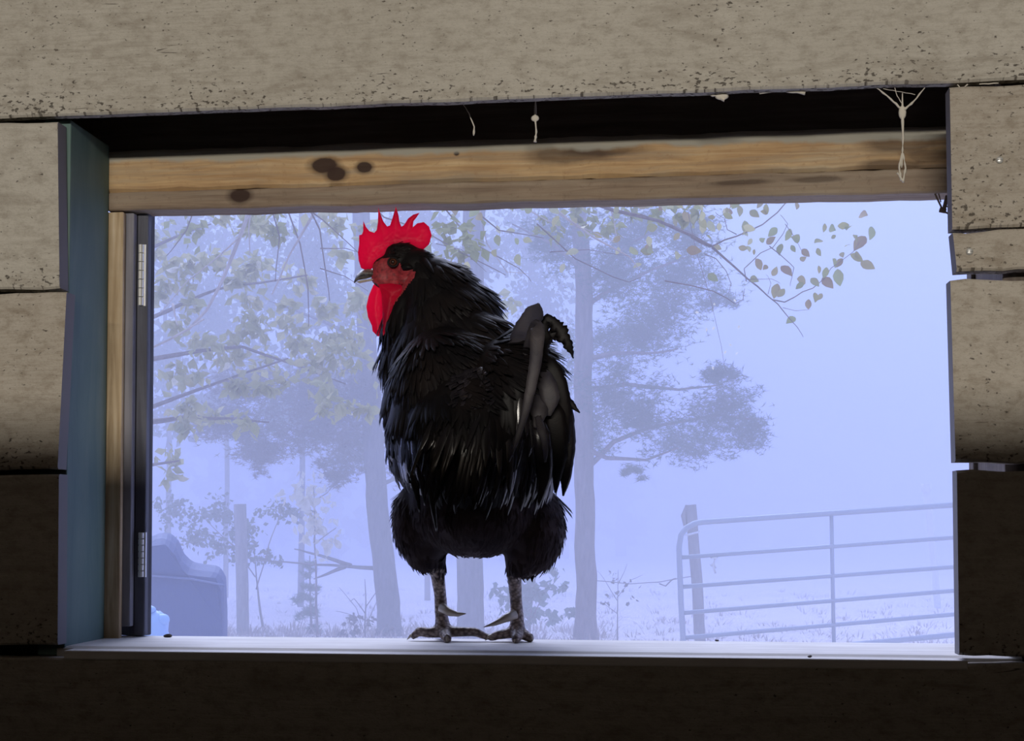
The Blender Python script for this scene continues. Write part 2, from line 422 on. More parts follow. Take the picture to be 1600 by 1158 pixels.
for (ya, yb) in ((382, 478), (832, 902)):
    mb = MB(); a, b = at(220, yb, sy0 - 0.004), at(220, ya, sy0 - 0.004)
    n = 7
    for k in range(n):
        za = lerp(a.z, b.z, k / n) + 0.0006; zb_ = lerp(a.z, b.z, (k + 1) / n) - 0.0006
        mb.tube([(a.x, a.y, za), (a.x, a.y, zb_)], 0.0038, 10)
    mb.box((a.x - 0.0035, a.y + 0.001, a.z), (a.x + 0.006, a.y + 0.0042, b.z))
    mb.build('hinge', M_STEEL, sh)
# ------------------------------------------------------------------ barn interior behind the camera
def slab(name, lo, hi, m, label):
    tag(boxobj(name, lo, hi, m), label, kind='structure')
slab('floor', (-2.3, -6.1, -0.1), (2.3, 0.19, 0.0), M_DIRT, 'packed dirt floor of the barn')
slab('ceiling', (-2.3, -6.1, 2.82), (2.3, 0.2, 2.92), M_INNER, 'dim board ceiling of the barn')
slab('wall_back', (-2.3, -6.1, 0.0), (2.3, -6.0, 2.82), M_INNER, 'dim board wall at the back of the barn')
slab('wall_left', (-2.3, -6.0, 0.0), (-2.2, 0.19, 2.82), M_INNER, 'dim board side wall of the barn, by the shutter')
slab('wall_right', (2.2, -6.0, 0.0), (2.3, 0.19, 2.82), M_INNER, 'dim board side wall of the barn, by the gate side')
OCC_Y, OCC_Z = -1.95, 1.80  # unseen boards added to keep the back light off the lower planks
pt = tag(empty('added_shade_screen', (0, OCC_Y, 0)), 'added board screen behind the camera, shading the lower planks', 'partition')
k = 0; z = 0.0
while z < OCC_Z - 0.01:
    hi = min(z + 0.24, OCC_Z)
    boxobj('board', (-2.19, OCC_Y - 0.025, z + 0.001), (2.19, OCC_Y, hi - 0.001), M_INNER, pt); z = hi
for x in (-1.4, 1.4): boxobj('post', (x - 0.05, OCC_Y - 0.125, 0), (x + 0.05, OCC_Y - 0.026, OCC_Z), M_INNER, pt)

# ------------------------------------------------------------------ cobwebs
def web(lines, label, blobs=(), group='dusty cobwebs under the plank'):
    o_ = MB()
    for pts, r in lines:
        P = [at(x, y, Y) for (x, y, Y) in pts]
        Q = []
        for a, b in zip(P, P[1:]):
            for t in (0, 0.25, 0.5, 0.75): Q.append(lerp(a, b, t) + V((0, 0, 0.0012 * noise.noise(lerp(a, b, t) * 200))))
        Q.append(P[-1])
        n = len(Q)
        rr = [r[0] + (r[1] - r[0]) * i / (n - 1) if hasattr(r, '__len__') else r for i in range(n)]
        o_.tube(Q, [q * 0.75 * (1 + 0.9 * noise.noise(V((i * 1.7, q * 1e4, 0)))) for i, q in enumerate(rr)], 5)
    for (x, y, Y, rx, rz) in blobs:
        o_.ellipsoid(at(x, y, Y), (rx, 0.002, rz), 8, 6)
    tag(o_.build('cobweb', M_WEB, None, True), label, 'cobweb', group)
W = 0.012
web([([(1368, 136, W), (1392, 155, W), (1408, 170, W)], (0.0008, 0.0022)), ([(1445, 137, W), (1428, 158, W), (1412, 172, W)], (0.0008, 0.002)),
     ([(1410, 146, W), (1410, 170, W), (1410, 186, W)], (0.0008, 0.0035)), ([(1398, 137, W), (1402, 150, W), (1410, 162, W)], 0.0006),
     ([(1380, 138, W), (1400, 142, W), (1430, 148, W)], 0.0005), ([(1410, 182, W), (1411, 215, W), (1410, 240, W), (1409, 262, W)], (0.0022, 0.0009)),
     ([(1409, 240, W), (1405, 262, W), (1408, 282, W)], (0.001, 0.0022)), ([(1411, 240, W), (1415, 262, W), (1411, 285, W)], (0.0012, 0.0025)),
     ([(1402, 270, W), (1412, 284, W)], 0.0018)], 'long dusty cobweb strand hanging from a forked base over the header', [(1410, 176, W, 0.0045, 0.008)])
web([([(722, 160, 0.05), (733, 178, 0.05), (741, 198, 0.05), (740, 212, 0.05)], (0.0006, 0.0016))], 'thin bent cobweb thread above the three knots')
web([([(837, 150, 0.05), (836, 184, 0.05), (838, 206, 0.05), (836, 222, 0.05)], (0.0012, 0.0022))], 'short cobweb thread with a round dusty bead at its top', [(836, 185, 0.05, 0.005, 0.004)])
web([([(1110, 148, W), (1125, 152, W), (1132, 156, W)], (0.0016, 0.0026))], 'pale lump of cobweb stuck below the wide plank', [(1128, 151, W, 0.008, 0.004)])
web([([(1186, 136, W), (1187, 146, W), (1220, 140, W), (1258, 146, W)], (0.0006, 0.0022))], 'ragged sideways cobweb thread below the wide plank', [(1244, 143, W, 0.012, 0.002)])
web([([(1496, 133, 0.004), (1503, 140, 0.004), (1512, 132, 0.004)], 0.001), ([(1530, 132, 0.004), (1560, 130, 0.004)], 0.001)], 'wisps of cobweb in the joint above the right-hand planks')
M_TWIG = mat('dry_twig', (0.10, 0.07, 0.055), 0.9)
mb = MB()
for pts, r in (([(1460, 301), (1468, 318), (1474, 330), (1486, 336)], 0.0012), ([(1474, 330), (1480, 306)], 0.0026), ([(1468, 328), (1478, 330)], 0.0032), ([(1466, 300), (1470, 316)], 0.0008), ([(1478, 322), (1488, 326)], 0.001)):
    mb.tube([at(x, y, 0.15) for x, y in pts], r, 5)
tag(mb.build('dry_twig', M_TWIG), 'crooked dry twig caught in the corner under the header', 'twig')

# ================================================================== THE ROOSTER
RY = 0.125                                   # depth of its middle plane
KP = (RY - CAM.y) / F_PX                     # metres per photo pixel there
def rp(px, py, dy=0.0): return at(px, py, RY + dy)
root = tag(empty('rooster', (rp(750, 1000).x, 0.155, SILL_Z + 0.0015)), 'black rooster with tall red comb standing on the sill, head turned aside', 'rooster')
FZ = SILL_Z + 0.0015
def feather_black(name, base, rough, tint, spec=0.5):
    m = mat(name, base, rough, Specular_IOR_Level=spec); t = NT(m)
    n = t.noise(t.coords('Object'), 22, 3)
    barb = t.noise(t.coords('UV', (30, 750, 1)), 1.0, 3, 0.6)
    c = t.mix(t.ramp(n, [(0.4, 0.0), (0.68, 1.0)]), base, tint)
    c = t.mix(t.ramp(barb, [(0.36, 0.40), (0.50, 0.0)]), c, (0.006, 0.005, 0.006))
    t.ln(c, t.b.inputs['Base Color'])
    t.bump(barb, 0.28, 0.0008)
    return m
M_PLUME = feather_black('black_plumage', (0.0055, 0.0048, 0.0058), 0.5, (0.012, 0.009, 0.009), 0.16)
M_GLOSS = feather_black('glossy_black_feather', (0.012, 0.011, 0.014), 0.24, (0.028, 0.024, 0.030), 0.9)
M_FLUFF = feather_black('sooty_fluff', (0.026, 0.018, 0.021), 0.85, (0.052, 0.036, 0.039), 0.2)
M_QUILL = feather_black('grey_black_tail', (0.050, 0.045, 0.056), 0.5, (0.12, 0.105, 0.11), 0.4)
M_RED = mat('red_comb', (0.80, 0.010, 0.075), 0.5, Subsurface_Weight=0.0, Subsurface_Scale=0.02, Subsurface_Radius=(1.0, 0.12, 0.08))
def translucent(m, col, w):
    t = NT(m); tr = t.node('ShaderNodeBsdfTranslucent'); tr.inputs[0].default_value = (*col, 1)
    mx = t.node('ShaderNodeMixShader'); mx.inputs[0].default_value = w
    out = t.n['Material Output']; t.ln(t.b.outputs[0], mx.inputs[1]); t.ln(tr.outputs[0], mx.inputs[2]); t.ln(mx.outputs[0], out.inputs['Surface'])
translucent(M_RED, (0.92, 0.025, 0.17), 0.72)
translucent(M_QUILL, (0.26, 0.26, 0.33), 0.3)
M_FACE = mat('red_face_skin', (0.42, 0.045, 0.055), 0.6)
_t = NT(M_FACE); _t.ln(_t.ramp(_t.noise(_t.coords(), 240, 3), [(0.3, (0.13, 0.012, 0.018)), (0.6, (0.34, 0.03, 0.04))]), _t.b.inputs['Base Color'])
M_SHANK = mat('scaly_shank', (0.20, 0.15, 0.13), 0.5)
_t = NT(M_SHANK)
_v = _t.node('ShaderNodeTexVoronoi'); _t.ln(_t.coords('Object', (1, 1, 1.3)), _v.inputs['Vector']); _v.inputs['Scale'].default_value = 210
_t.ln(_t.mix(_t.ramp(_v.outputs['Distance'], [(0.2, 0.0), (0.75, 1.0)]), (0.38, 0.30, 0.27), (0.10, 0.07, 0.065)), _t.b.inputs['Base Color']); _t.bump(_v.outputs['Distance'], 0.5, -0.002)
M_CLAW = mat('horn_claw', (0.42, 0.36, 0.30), 0.35)
M_BEAK = mat('dark_horn_beak', (0.10, 0.10, 0.10), 0.3)
_t = NT(M_BEAK); _t.ln(_t.ramp(_t.noise(_t.coords('Object', (1, 1, 6)), 60, 3), [(0.40, (0.025, 0.025, 0.03)), (0.72, (0.26, 0.24, 0.22))]), _t.b.inputs['Base Color'])
M_EYE = mat('dark_eye', (0.02, 0.01, 0.008), 0.08)
M_IRIS = mat('brown_iris', (0.07, 0.022, 0.012), 0.15)

# one continuous body: trunk, neck, head, thighs, shanks, toes
body = MB()
def el(px, py, dy, rx, ry, rz, tilt=0.0):
    body.ellipsoid(rp(px, py, dy), (rx * KP, ry * KP, rz * KP), 20, 14, rot=Matrix.Rotation(math.radians(tilt), 3, 'Y'))
el(745, 690, 0.01, 128, 165, 140)
el(702, 610, 0.07, 100, 110, 130, -8)
el(692, 545, 0.05, 94, 88, 92)
el(740, 540, 0.02, 62, 70, 62, -35)
el(735, 590, 0.03, 90, 90, 80)
el(700, 500, 0.035, 78, 70, 78, -25)
el(678, 462, 0.03, 60, 55, 66, -30)
el(655, 425, 0.025, 36, 34, 40, -35)
el(628, 408, 0.025, 32, 25, 26)
el(606, 418, 0.025, 26, 17, 19)
el(622, 440, 0.025, 22, 16, 26, 10)
el(640, 490, 0.03, 40, 44, 60, 18)
el(640, 560, 0.05, 46, 60, 60)
el(648, 625, 0.05, 50, 70, 72)
el(702, 600, -0.015, 88, 88, 92, -15)
el(694, 545, 0.012, 80, 66, 78, -25)
el(690, 490, 0.022, 66, 60, 62, -30)
el(675, 655, -0.01, 66, 84, 80)
el(628, 392, 0.025, 27, 20, 13)
el(599, 435, 0.025, 21, 13, 17, 15)
el(800, 625, -0.03, 78, 95, 100)
el(825, 660, -0.02, 58, 85, 110)
el(745, 790, 0.01, 112, 120, 82)
el(644, 690, 0.04, 36, 90, 70)
el(655, 815, 0.015, 43, 62, 66)
el(662, 855, 0.015, 34, 44, 36)
el(838, 825, 0.012, 46, 62, 70)
el(822, 868, 0.012, 34, 44, 34)
def chain(pts, rad, step=0.35):
    for (a, b, ra, rb) in zip(pts, pts[1:], rad, rad[1:]):
        n = max(2, int((b - a).length / (min(ra, rb) * step)))
        for i in range(n + 1):
            t = i / n; r = lerp(ra, rb, t); body.ellipsoid(lerp(a, b, t), (r, r, r), 10, 8)
LEG_Y = 0.03
def fx(px, Y): return at(px, 1003, Y).x
def leg(shank_px, foot_px, toes):
    pts = [rp(x, y, dy) for (x, y, dy) in shank_px]
    ank = V((fx(foot_px, RY + LEG_Y), RY + LEG_Y, FZ + 0.016))
    chain(pts + [ank], [0.015, 0.0096, 0.0084, 0.0090, 0.0108])
    for toe in toes:
        P = [ank + V((0, 0, -0.004))] + [V((fx(px, Y), Y, FZ + h)) for (px, Y, h) in toe]
        chain(P, [0.0085, 0.0070, 0.0062, 0.0048][:len(P)] if len(P) <= 4 else [0.0085, 0.007, 0.0065, 0.006, 0.0045])
leg([(680, 868, 0.02), (684, 900, 0.028), (688, 930, 0.034), (690, 965, 0.034)], 692, [
    [(672, 0.152, 0.010), (655, 0.150, 0.012), (646, 0.149, 0.006)],
    [(716, 0.150, 0.012), (742, 0.150, 0.012), (760, 0.150, 0.006)],
    [(690, 0.172, 0.009), (686, 0.186, 0.008)],
    [(697, 0.138, 0.007), (699, 0.128, 0.005)]])
leg([(806, 872, 0.018), (804, 905, 0.028), (806, 935, 0.034), (808, 965, 0.034)], 808, [
    [(792, 0.152, 0.010), (776, 0.149, 0.008), (768, 0.147, 0.005)],
    [(819, 0.152, 0.009), (828, 0.148, 0.005)],
    [(806, 0.174, 0.009), (800, 0.186, 0.008)],
    [(808, 0.138, 0.007), (806, 0.130, 0.005)]])
tmp = bpy.data.objects.new('tmp', body.mesh('tmp', M_PLUME)); COL.objects.link(tmp)
rm = tmp.modifiers.new('r', 'REMESH'); rm.mode = 'VOXEL'; rm.voxel_size = 0.0026
sm = tmp.modifiers.new('s', 'SMOOTH'); sm.factor = 0.5; sm.iterations = 5
bme = bpy.data.meshes.new_from_object(tmp.evaluated_get(bpy.context.evaluated_depsgraph_get()))
bpy.data.objects.remove(tmp)
bme.name = 'body'; bme.materials.clear()
for m in (M_PLUME, M_FACE, M_SHANK, M_FLUFF): bme.materials.append(m)
def c1(pts): return [(540 + x / 3.129, 310 + y / 3.129) for (x, y) in pts]       # from an enlarged crop of the head
FACE = c1([(100, 345), (140, 318), (165, 300), (190, 290), (235, 292), (265, 318), (285, 340), (310, 350), (342, 355), (330, 395), (300, 430), (265, 480), (235, 520), (200, 470), (150, 420), (110, 400)])
def inside(poly, x, y):
    r = False; j = len(poly) - 1
    for i in range(len(poly)):
        (xi, yi), (xj, yj) = poly[i], poly[j]
        if (yi > y) != (yj > y) and x < (xj - xi) * (y - yi) / (yj - yi) + xi: r = not r
        j = i
    return r
for p in bme.polygons:
    x, y = pix(p.center); p.use_smooth = True
    if inside(FACE, x, y): p.material_index = 1
    elif y > 889 + (12 if x > 760 else 0): p.material_index = 2
    elif y > 760: p.material_index = 3
link('body', bme, root)

# soft flat pieces of the head: an outline, swollen towards its middle
def pillow(name, poly, dy, thick, m, parent, cell=1.6, power=0.5, bend=None):
    xs = [p[0] for p in poly]; ys = [p[1] for p in poly]
    bm = bmesh.new()
    # dense outline
    dense = []
    for (a, b) in zip(poly, poly[1:] + poly[:1]):
        L = math.hypot(b[0] - a[0], b[1] - a[1]); n = max(1, int(L / cell))
        for i in range(n): dense.append((lerp(a[0], b[0], i / n), lerp(a[1], b[1], i / n)))
    def dist(x, y):
        d = 1e9
        for (a, b) in zip(poly, poly[1:] + poly[:1]):
            ex, ey = b[0] - a[0], b[1] - a[1]; l2 = ex * ex + ey * ey or 1e-9
            t = max(0, min(1, ((x - a[0]) * ex + (y - a[1]) * ey) / l2))
            d = min(d, math.hypot(x - a[0] - t * ex, y - a[1] - t * ey))
        return d
    pts = list(dense); y = min(ys)
    row = 0
    while y < max(ys):
        x = min(xs) + (cell / 2 if row % 2 else 0)
        while x < max(xs):
            if inside(poly, x, y) and dist(x, y) > cell * 0.75: pts.append((x, y))
            x += cell
        y += cell * 0.87; row += 1
    from mathutils.geometry import delaunay_2d_cdt
    nd = len(dense)
    vs, es, fs, ov, oe, of = delaunay_2d_cdt([V(p).to_2d() if False else V((p[0], p[1])) for p in pts], [(i, (i + 1) % nd) for i in range(nd)], [list(range(nd))], 1, 1e-5)
    mx = max(dist(v.x, v.y) for v in vs) or 1
    mb = MB(); n = len(vs)
    off = []
    for v in vs:
        d = dist(v.x, v.y); off.append(thick * 0.5 * (max(0, min(1, d / mx)) ** power))
    for sgn in (-1, 1):
        for v, o in zip(vs, off):
            b_ = bend(v.x, v.y) if bend else 0
            w = 0.12 * o * noise.noise(V((v.x * 0.25, v.y * 0.25, 3)))
            mb.v.append(tuple(rp(v.x, v.y, dy + b_ + sgn * (o + w))))
    for f in fs:
        mb.f.append(tuple(f)); mb.f.append(tuple(n + i for i in reversed(f))); mb.m += [0, 0]
    me = mb.mesh(name, m, True)
    b2 = bmesh.new(); b2.from_mesh(me); bmesh.ops.remove_doubles(b2, verts=b2.verts, dist=1e-6); bmesh.ops.recalc_face_normals(b2, faces=b2.faces); b2.to_mesh(me); b2.free()
    return link(name, me, parent)
comb = pillow('comb', c1([(95, 350), (75, 340), (64, 305), (60, 265), (66, 225), (66, 180), (80, 176), (86, 160), (86, 110), (100, 140), (116, 160), (140, 168), (152, 155), (158, 115), (160, 45), (172, 80), (184, 112), (203, 137), (217, 132), (228, 100), (246, 40), (258, 80), (264, 118), (273, 138), (286, 130), (306, 98), (330, 80), (362, 70), (348, 92), (332, 112), (328, 142), (350, 122), (382, 116), (408, 138), (421, 180), (408, 225), (378, 252), (340, 262), (314, 250), (300, 262), (260, 280), (215, 285), (180, 300), (150, 325), (120, 350)]), 0.025, 0.016, M_RED, root, 2.0, 0.6)
pillow('wattle', c1([(140, 415), (126, 445), (112, 480), (101, 530), (110, 582), (128, 622), (132, 650), (158, 676), (176, 668), (184, 620), (186, 540), (186, 470), (178, 425)]), 0.030, 0.013, M_RED, root, 2.0, 0.6)
pillow('wattle', c1([(160, 420), (176, 470), (180, 560), (180, 640), (184, 672), (202, 642), (230, 570), (256, 505), (290, 450), (285, 425), (220, 415)]), 0.004, 0.014, M_RED, root, 2.0, 0.6)
pillow('ear_lobe', c1([(268, 370), (300, 365), (325, 375), (318, 400), (292, 430), (268, 420), (258, 395)]), 0.001, 0.009, M_FACE, root, 2.2, 0.6)
pillow('ear_tuft', c1([(268, 330), (300, 312), (330, 325), (338, 350), (310, 356), (280, 352)]), 0.001, 0.012, M_PLUME, root, 2.2, 0.6)
bk = pillow('beak', c1([(140, 348), (110, 343), (75, 352), (52, 376), (42, 402), (40, 417), (62, 400), (100, 394), (146, 380)]), 0.025, 0.020, M_BEAK, root, 1.5, 0.6)
pillow('lower_beak', c1([(52, 408), (75, 400), (110, 396), (148, 384), (140, 402), (105, 408), (70, 416)]), 0.025, 0.013, M_CLAW, bk, 1.5, 0.6)
mb = MB(); p = rp(*c1([(232, 312)])[0], 0.0045); mb.ellipsoid(p, (6.5 * KP, 3.8 * KP, 6.0 * KP), 16, 10)
ey = mb.build('eye', M_IRIS, root, True)
mb = MB(); p = p + V((0, -2.3 * KP, 0)); mb.ellipsoid(p, (3.8 * KP, 2.0 * KP, 3.8 * KP), 12, 8); mb.build('pupil', M_EYE, ey, True)
mb = MB(); cx, cy_ = c1([(232, 312)])[0]
mb.tube([rp(cx + 8 * math.cos(a), cy_ + 7 * math.sin(a), 0.0045) for a in [i * math.pi / 8 for i in range(17)]], 0.0012, 6, cap=False); mb.build('eyelid', M_PLUME, ey, True)
# spurs and claws
def horn(name, P, r0, m=M_CLAW):
    n = len(P); mb = MB(); mb.tube(P, [r0 * (1 - 0.93 * (i / (n - 1)) ** 1.3) for i in range(n)], 8); return mb.build(name, m, root, True)
horn('spur', [rp(690, 949, 0.026), rp(703, 957, 0.018), rp(716, 960, 0.010), rp(728, 959, 0.002)], 0.0066)
horn('spur', [rp(804, 960, 0.026), rp(790, 966, 0.016), rp(774, 974, 0.006), rp(756, 980, -0.002)], 0.0070)
def claw(px, Y, dx, dyy):
    a = V((fx(px, Y), Y, FZ + 0.007)); horn('claw', [a, a + V((dx * 0.5, dyy * 0.5, -0.0005)), a + V((dx, dyy, -0.0058))], 0.0034)
claw(647, 0.149, -0.009, -0.002); claw(759, 0.150, 0.010, -0.002); claw(699, 0.129, 0.001, -0.009)
claw(769, 0.147, -0.009, -0.002); claw(828, 0.148, 0.004, -0.006); claw(806, 0.131, -0.001, -0.008); claw(686, 0.186, -0.002, 0.009); claw(800, 0.186, -0.003, 0.009)

# feathers
rnd = random.Random(11)
def blade(mb, p, d, n, L, w, curl=0.0, ridge=0.12, tip=1.0):
    """one feather lying along d on a surface of normal n"""
    d = d.normalized(); n = (n - d * n.dot(d)).normalized(); s = d.cross(n)
    prof = ((0, 0.45), (0.3, 0.95), (0.65, 0.85), (0.88, 0.45 * tip), (1, 0.0))
    vs = []; fs = []
    for t, wd in prof:
        c = p + d * (L * t) + n * (curl * L * t * t)
        if wd == 0: vs.append(c); continue
        h = n * (w * ridge)
        vs += [c - s * (w * wd * 0.5), c + h, c + s * (w * wd * 0.5)]
    for k in range(3):
        a = k * 3; fs += [(a, a + 1, a + 4, a + 3), (a + 1, a + 2, a + 5, a + 4)]
    fs += [(9, 10, 12), (10, 11, 12)]
    mb.add(vs, fs)
polys = [(p.center.copy(), p.normal.copy(), pix(p.center)) for p in bme.polygons]
def coat(name, m, n, cond, flow, L, w, lift=0.12, curl=-0.1, jit=0.25):
    pool = [q for q in polys if cond(*q[2]) and (q[1].y < 0.75)]
    mb = MB()
    for _ in range(n):
        c, nn, (x, y) = rnd.choice(pool)
        f = flow(x, y)
        d = RT * f[0] + V((0, f[2] if len(f) > 2 else 0, 0)) - V((0, 0, 1)) * f[1]
        d = d + V((rnd.uniform(-jit, jit), rnd.uniform(-jit, jit), rnd.uniform(-jit, jit) * 0.5))
        d = d - nn * d.dot(nn)
        if d.length < 0.05: continue
        d = d.normalized() + nn * rnd.uniform(0.3, 1.4) * lift
        k = rnd.uniform(0.75, 1.25)
        blade(mb, c - nn * 0.002, d, nn, L * k, w * rnd.uniform(0.8, 1.2), curl)
    return mb.build(name, m, root, True, 'stuff')
nface = lambda x, y: not inside(FACE, x, y) and not (x < 618 and y < 450) and not (x < 640 and 385 < y < 450)
coat('hackle_feathers', M_PLUME, 3000, lambda x, y: 392 < y < 640 - 0.45 * max(0, x - 660) and nface(x, y), lambda x, y: (0.10 + 0.85 * max(0.0, min(1.0, (x - 630) / 110)), 1.0), 0.044, 0.0085, 0.012, -0.03, 0.12)
coat('breast_feathers', M_PLUME, 900, lambda x, y: 560 < y < 720 and x < 700, lambda x, y: (0.22, 1.0), 0.038, 0.013, 0.010, -0.08, 0.12)
coat('crown_feathers', M_PLUME, 220, lambda x, y: y < 402 and x > 600, lambda x, y: (1.0, 0.25), 0.016, 0.005, 0.02)
coat('wing_coverts', M_GLOSS, 260, lambda x, y: 650 < y < 735 and x < 680, lambda x, y: (0.12, 1.0), 0.032, 0.018, 0.015, -0.12, 0.12)
coat('saddle_feathers', M_GLOSS, 520, lambda x, y: 630 - 0.2 * (x - 680) < y < 720 and 680 < x < 885, lambda x, y: (-0.30 + (x - 680) / 600, 1.0), 0.070, 0.009, 0.02, -0.10, 0.10)
coat('rump_feathers', M_PLUME, 900, lambda x, y: 600 < y < 770 and 662 < x < 858, lambda x, y: (0.0, 1.0), 0.046, 0.012, 0.012, -0.08, 0.12)
mb = MB()                                    # small raised feathers on the back, tilted up to the sky
pool = [q for q in polys if 696 < q[2][0] < 778 and 572 < q[2][1] < 648 and q[1].y < -0.1 and ((q[2][0] - 742) / 38) ** 2 + ((q[2][1] - 606) / 36) ** 2 < 1]
for _ in range(85):
    c, nn, _p = rnd.choice(pool)
    d = V((-0.35 + rnd.uniform(-0.35, 0.35), -0.85, -0.45 + rnd.uniform(-0.3, 0.2)))
    blade(mb, c - d * 0.004, d, V((rnd.uniform(-0.3, 0.3), -0.35, 1)), rnd.uniform(0.012, 0.020), rnd.uniform(0.007, 0.011), -0.15)
mb.build('back_feathers', M_GLOSS, root, True, 'stuff')
coat('thigh_fluff', M_FLUFF, 2600, lambda x, y: 740 < y < 893 and (x < 710 or x > 770), lambda x, y: (0.12 if x < 700 else -0.12, 1.0), 0.020, 0.0042, 0.10, 0.0, 0.35)
coat('belly_fluff', M_FLUFF, 1500, lambda x, y: 740 < y < 885 and 690 < x < 800, lambda x, y: (0.0, 1.0), 0.018, 0.0045, 0.08, 0.0, 0.35)

def quill(name, path, widths, m, parent, face=None, ragged=0.0, seed=0):
    """a long tail or flight feather: shaft and two vanes along a path, vane edges ragged where it is worn"""
    P = [rp(*q) for q in path]
    # resample by Catmull-Rom
    Q = []
    ext = [P[0] * 2 - P[1]] + P + [P[-1] * 2 - P[-2]]
    for i in range(1, len(ext) - 2):
        for s in range(10):
            t = s / 10; a, b, c, d = ext[i - 1:i + 3]
            Q.append(0.5 * ((2 * b) + (c - a) * t + (2 * a - 5 * b + 4 * c - d) * t * t + (3 * b - a - 3 * c + d) * t ** 3))
    Q.append(P[-1]); n = len(Q); mb = MB(); r_ = random.Random(seed)
    face = face or -FW
    for i, p in enumerate(Q):
        t = i / (n - 1); d = (Q[min(i + 1, n - 1)] - Q[max(i - 1, 0)]).normalized()
        s = d.cross(face).normalized(); nn = s.cross(d)
        u = t * (len(widths) - 1); k = min(int(u), len(widths) - 2); w = lerp(widths[k], widths[k + 1], u - k) * KP
        for side in (-1, 1):
            ww = w * (1 - (max(ragged, 0.10) * r_.random() if 0 < i < n - 1 else 0))
            mb.v += [tuple(p + s * (side * ww * 0.5) - nn * (0.035 * w)), tuple(p + s * (side * ww * 0.27) + d * (0.1 * w) + nn * 0.0002)] if side == -1 else [tuple(p + s * (side * ww * 0.27) + d * (0.1 * w) + nn * 0.0002), tuple(p + s * (side * ww * 0.5) - nn * (0.035 * w))]
        mb.v.append(tuple(p + nn * 0.0010))
    for i in range(n - 1):
        a, b = i * 5, i * 5 + 5
        for (k, l) in ((0, 1), (1, 4), (4, 2), (2, 3)):
            mb.f.append((a + k, a + l, b + l, b + k)); mb.m.append(0)
    o = mb.build(name, m, parent, True)
    uvl = o.data.uv_layers.new(name='UVMap'); ax = (1.0, 0.5, 0.5, 1.0, 0.0); sg = (-0.3, 0.0, 0.9, 1.2, 0.3)
    ds = [0.0]
    for a, b in zip(Q, Q[1:]): ds.append(ds[-1] + (b - a).length)
    for l in o.data.loops:
        i, k = divmod(l.vertex_index, 5); uvl.data[l.index].uv = (sg[k] * 0.02 + seed, ds[i] + ax[k] * 0.012)
    sol = o.modifiers.new('thickness', 'SOLIDIFY'); sol.thickness = 0.0006
    return o
# tail: two long sickles, the worn curled one, broad feathers hanging behind
T = 'tail_feather'
quill(T, [(800, 600, -0.05), (806, 560, -0.07), (818, 520, -0.09), (836, 488, -0.10), (842, 474, -0.105)], [14, 30, 36, 30, 3], M_QUILL, root, seed=1)
quill(T, [(812, 590, -0.06), (824, 545, -0.09), (836, 510, -0.11), (840, 520, -0.125), (836, 570, -0.135), (824, 630, -0.14), (810, 680, -0.14), (795, 722, -0.14)], [10, 14, 18, 23, 19, 14, 9, 2], M_QUILL, root, seed=2)
quill(T, [(846, 585, -0.06), (852, 540, -0.08), (852, 505, -0.085), (866, 505, -0.085), (884, 530, -0.085), (896, 560, -0.08)], [10, 18, 26, 30, 26, 2], M_PLUME, root, ragged=0.55, seed=3)
quill(T, [(840, 560, -0.07), (856, 530, -0.08), (872, 522, -0.08), (890, 548, -0.075)], [10, 24, 26, 2], M_PLUME, root, ragged=0.6, seed=4)
quill(T, [(846, 590, -0.06), (866, 605, -0.07), (886, 626, -0.07), (906, 645, -0.07)], [12, 22, 18, 2], M_PLUME, root, ragged=0.3, seed=5)
quill(T, [(836, 560, -0.07), (856, 570, -0.085), (872, 605, -0.085), (880, 650, -0.08), (888, 692, -0.07)], [14, 30, 32, 28, 4], M_PLUME, root, seed=6)
quill(T, [(830, 580, -0.08), (850, 592, -0.10), (860, 622, -0.105), (858, 650, -0.105)], [14, 30, 30, 5], M_QUILL, root, seed=7)
quill(T, [(824, 600, -0.08), (838, 618, -0.10), (842, 645, -0.11), (836, 668, -0.11)], [14, 30, 28, 5], M_QUILL, root, seed=8)
quill(T, [(800, 590, -0.06), (796, 615, -0.08), (794, 640, -0.085), (790, 665, -0.085)], [14, 24, 22, 4], M_PLUME, root, seed=9)
quill(T, [(816, 560, -0.07), (806, 590, -0.09), (800, 625, -0.095), (786, 650, -0.09)], [12, 24, 24, 4], M_QUILL, root, seed=10)
quill(T, [(848, 620, -0.08), (866, 650, -0.09), (872, 710, -0.085), (868, 770, -0.07)], [16, 34, 30, 4], M_PLUME, root, seed=12)
quill(T, [(832, 640, -0.09), (846, 680, -0.10), (850, 740, -0.09), (842, 790, -0.08)], [14, 28, 26, 4], M_GLOSS, root, seed=13)
quill(T, [(868, 600, -0.05), (882, 640, -0.055), (888, 690, -0.05), (884, 745, -0.045), (880, 775, -0.04)], [16, 26, 24, 18, 3], M_GLOSS, root, seed=14)
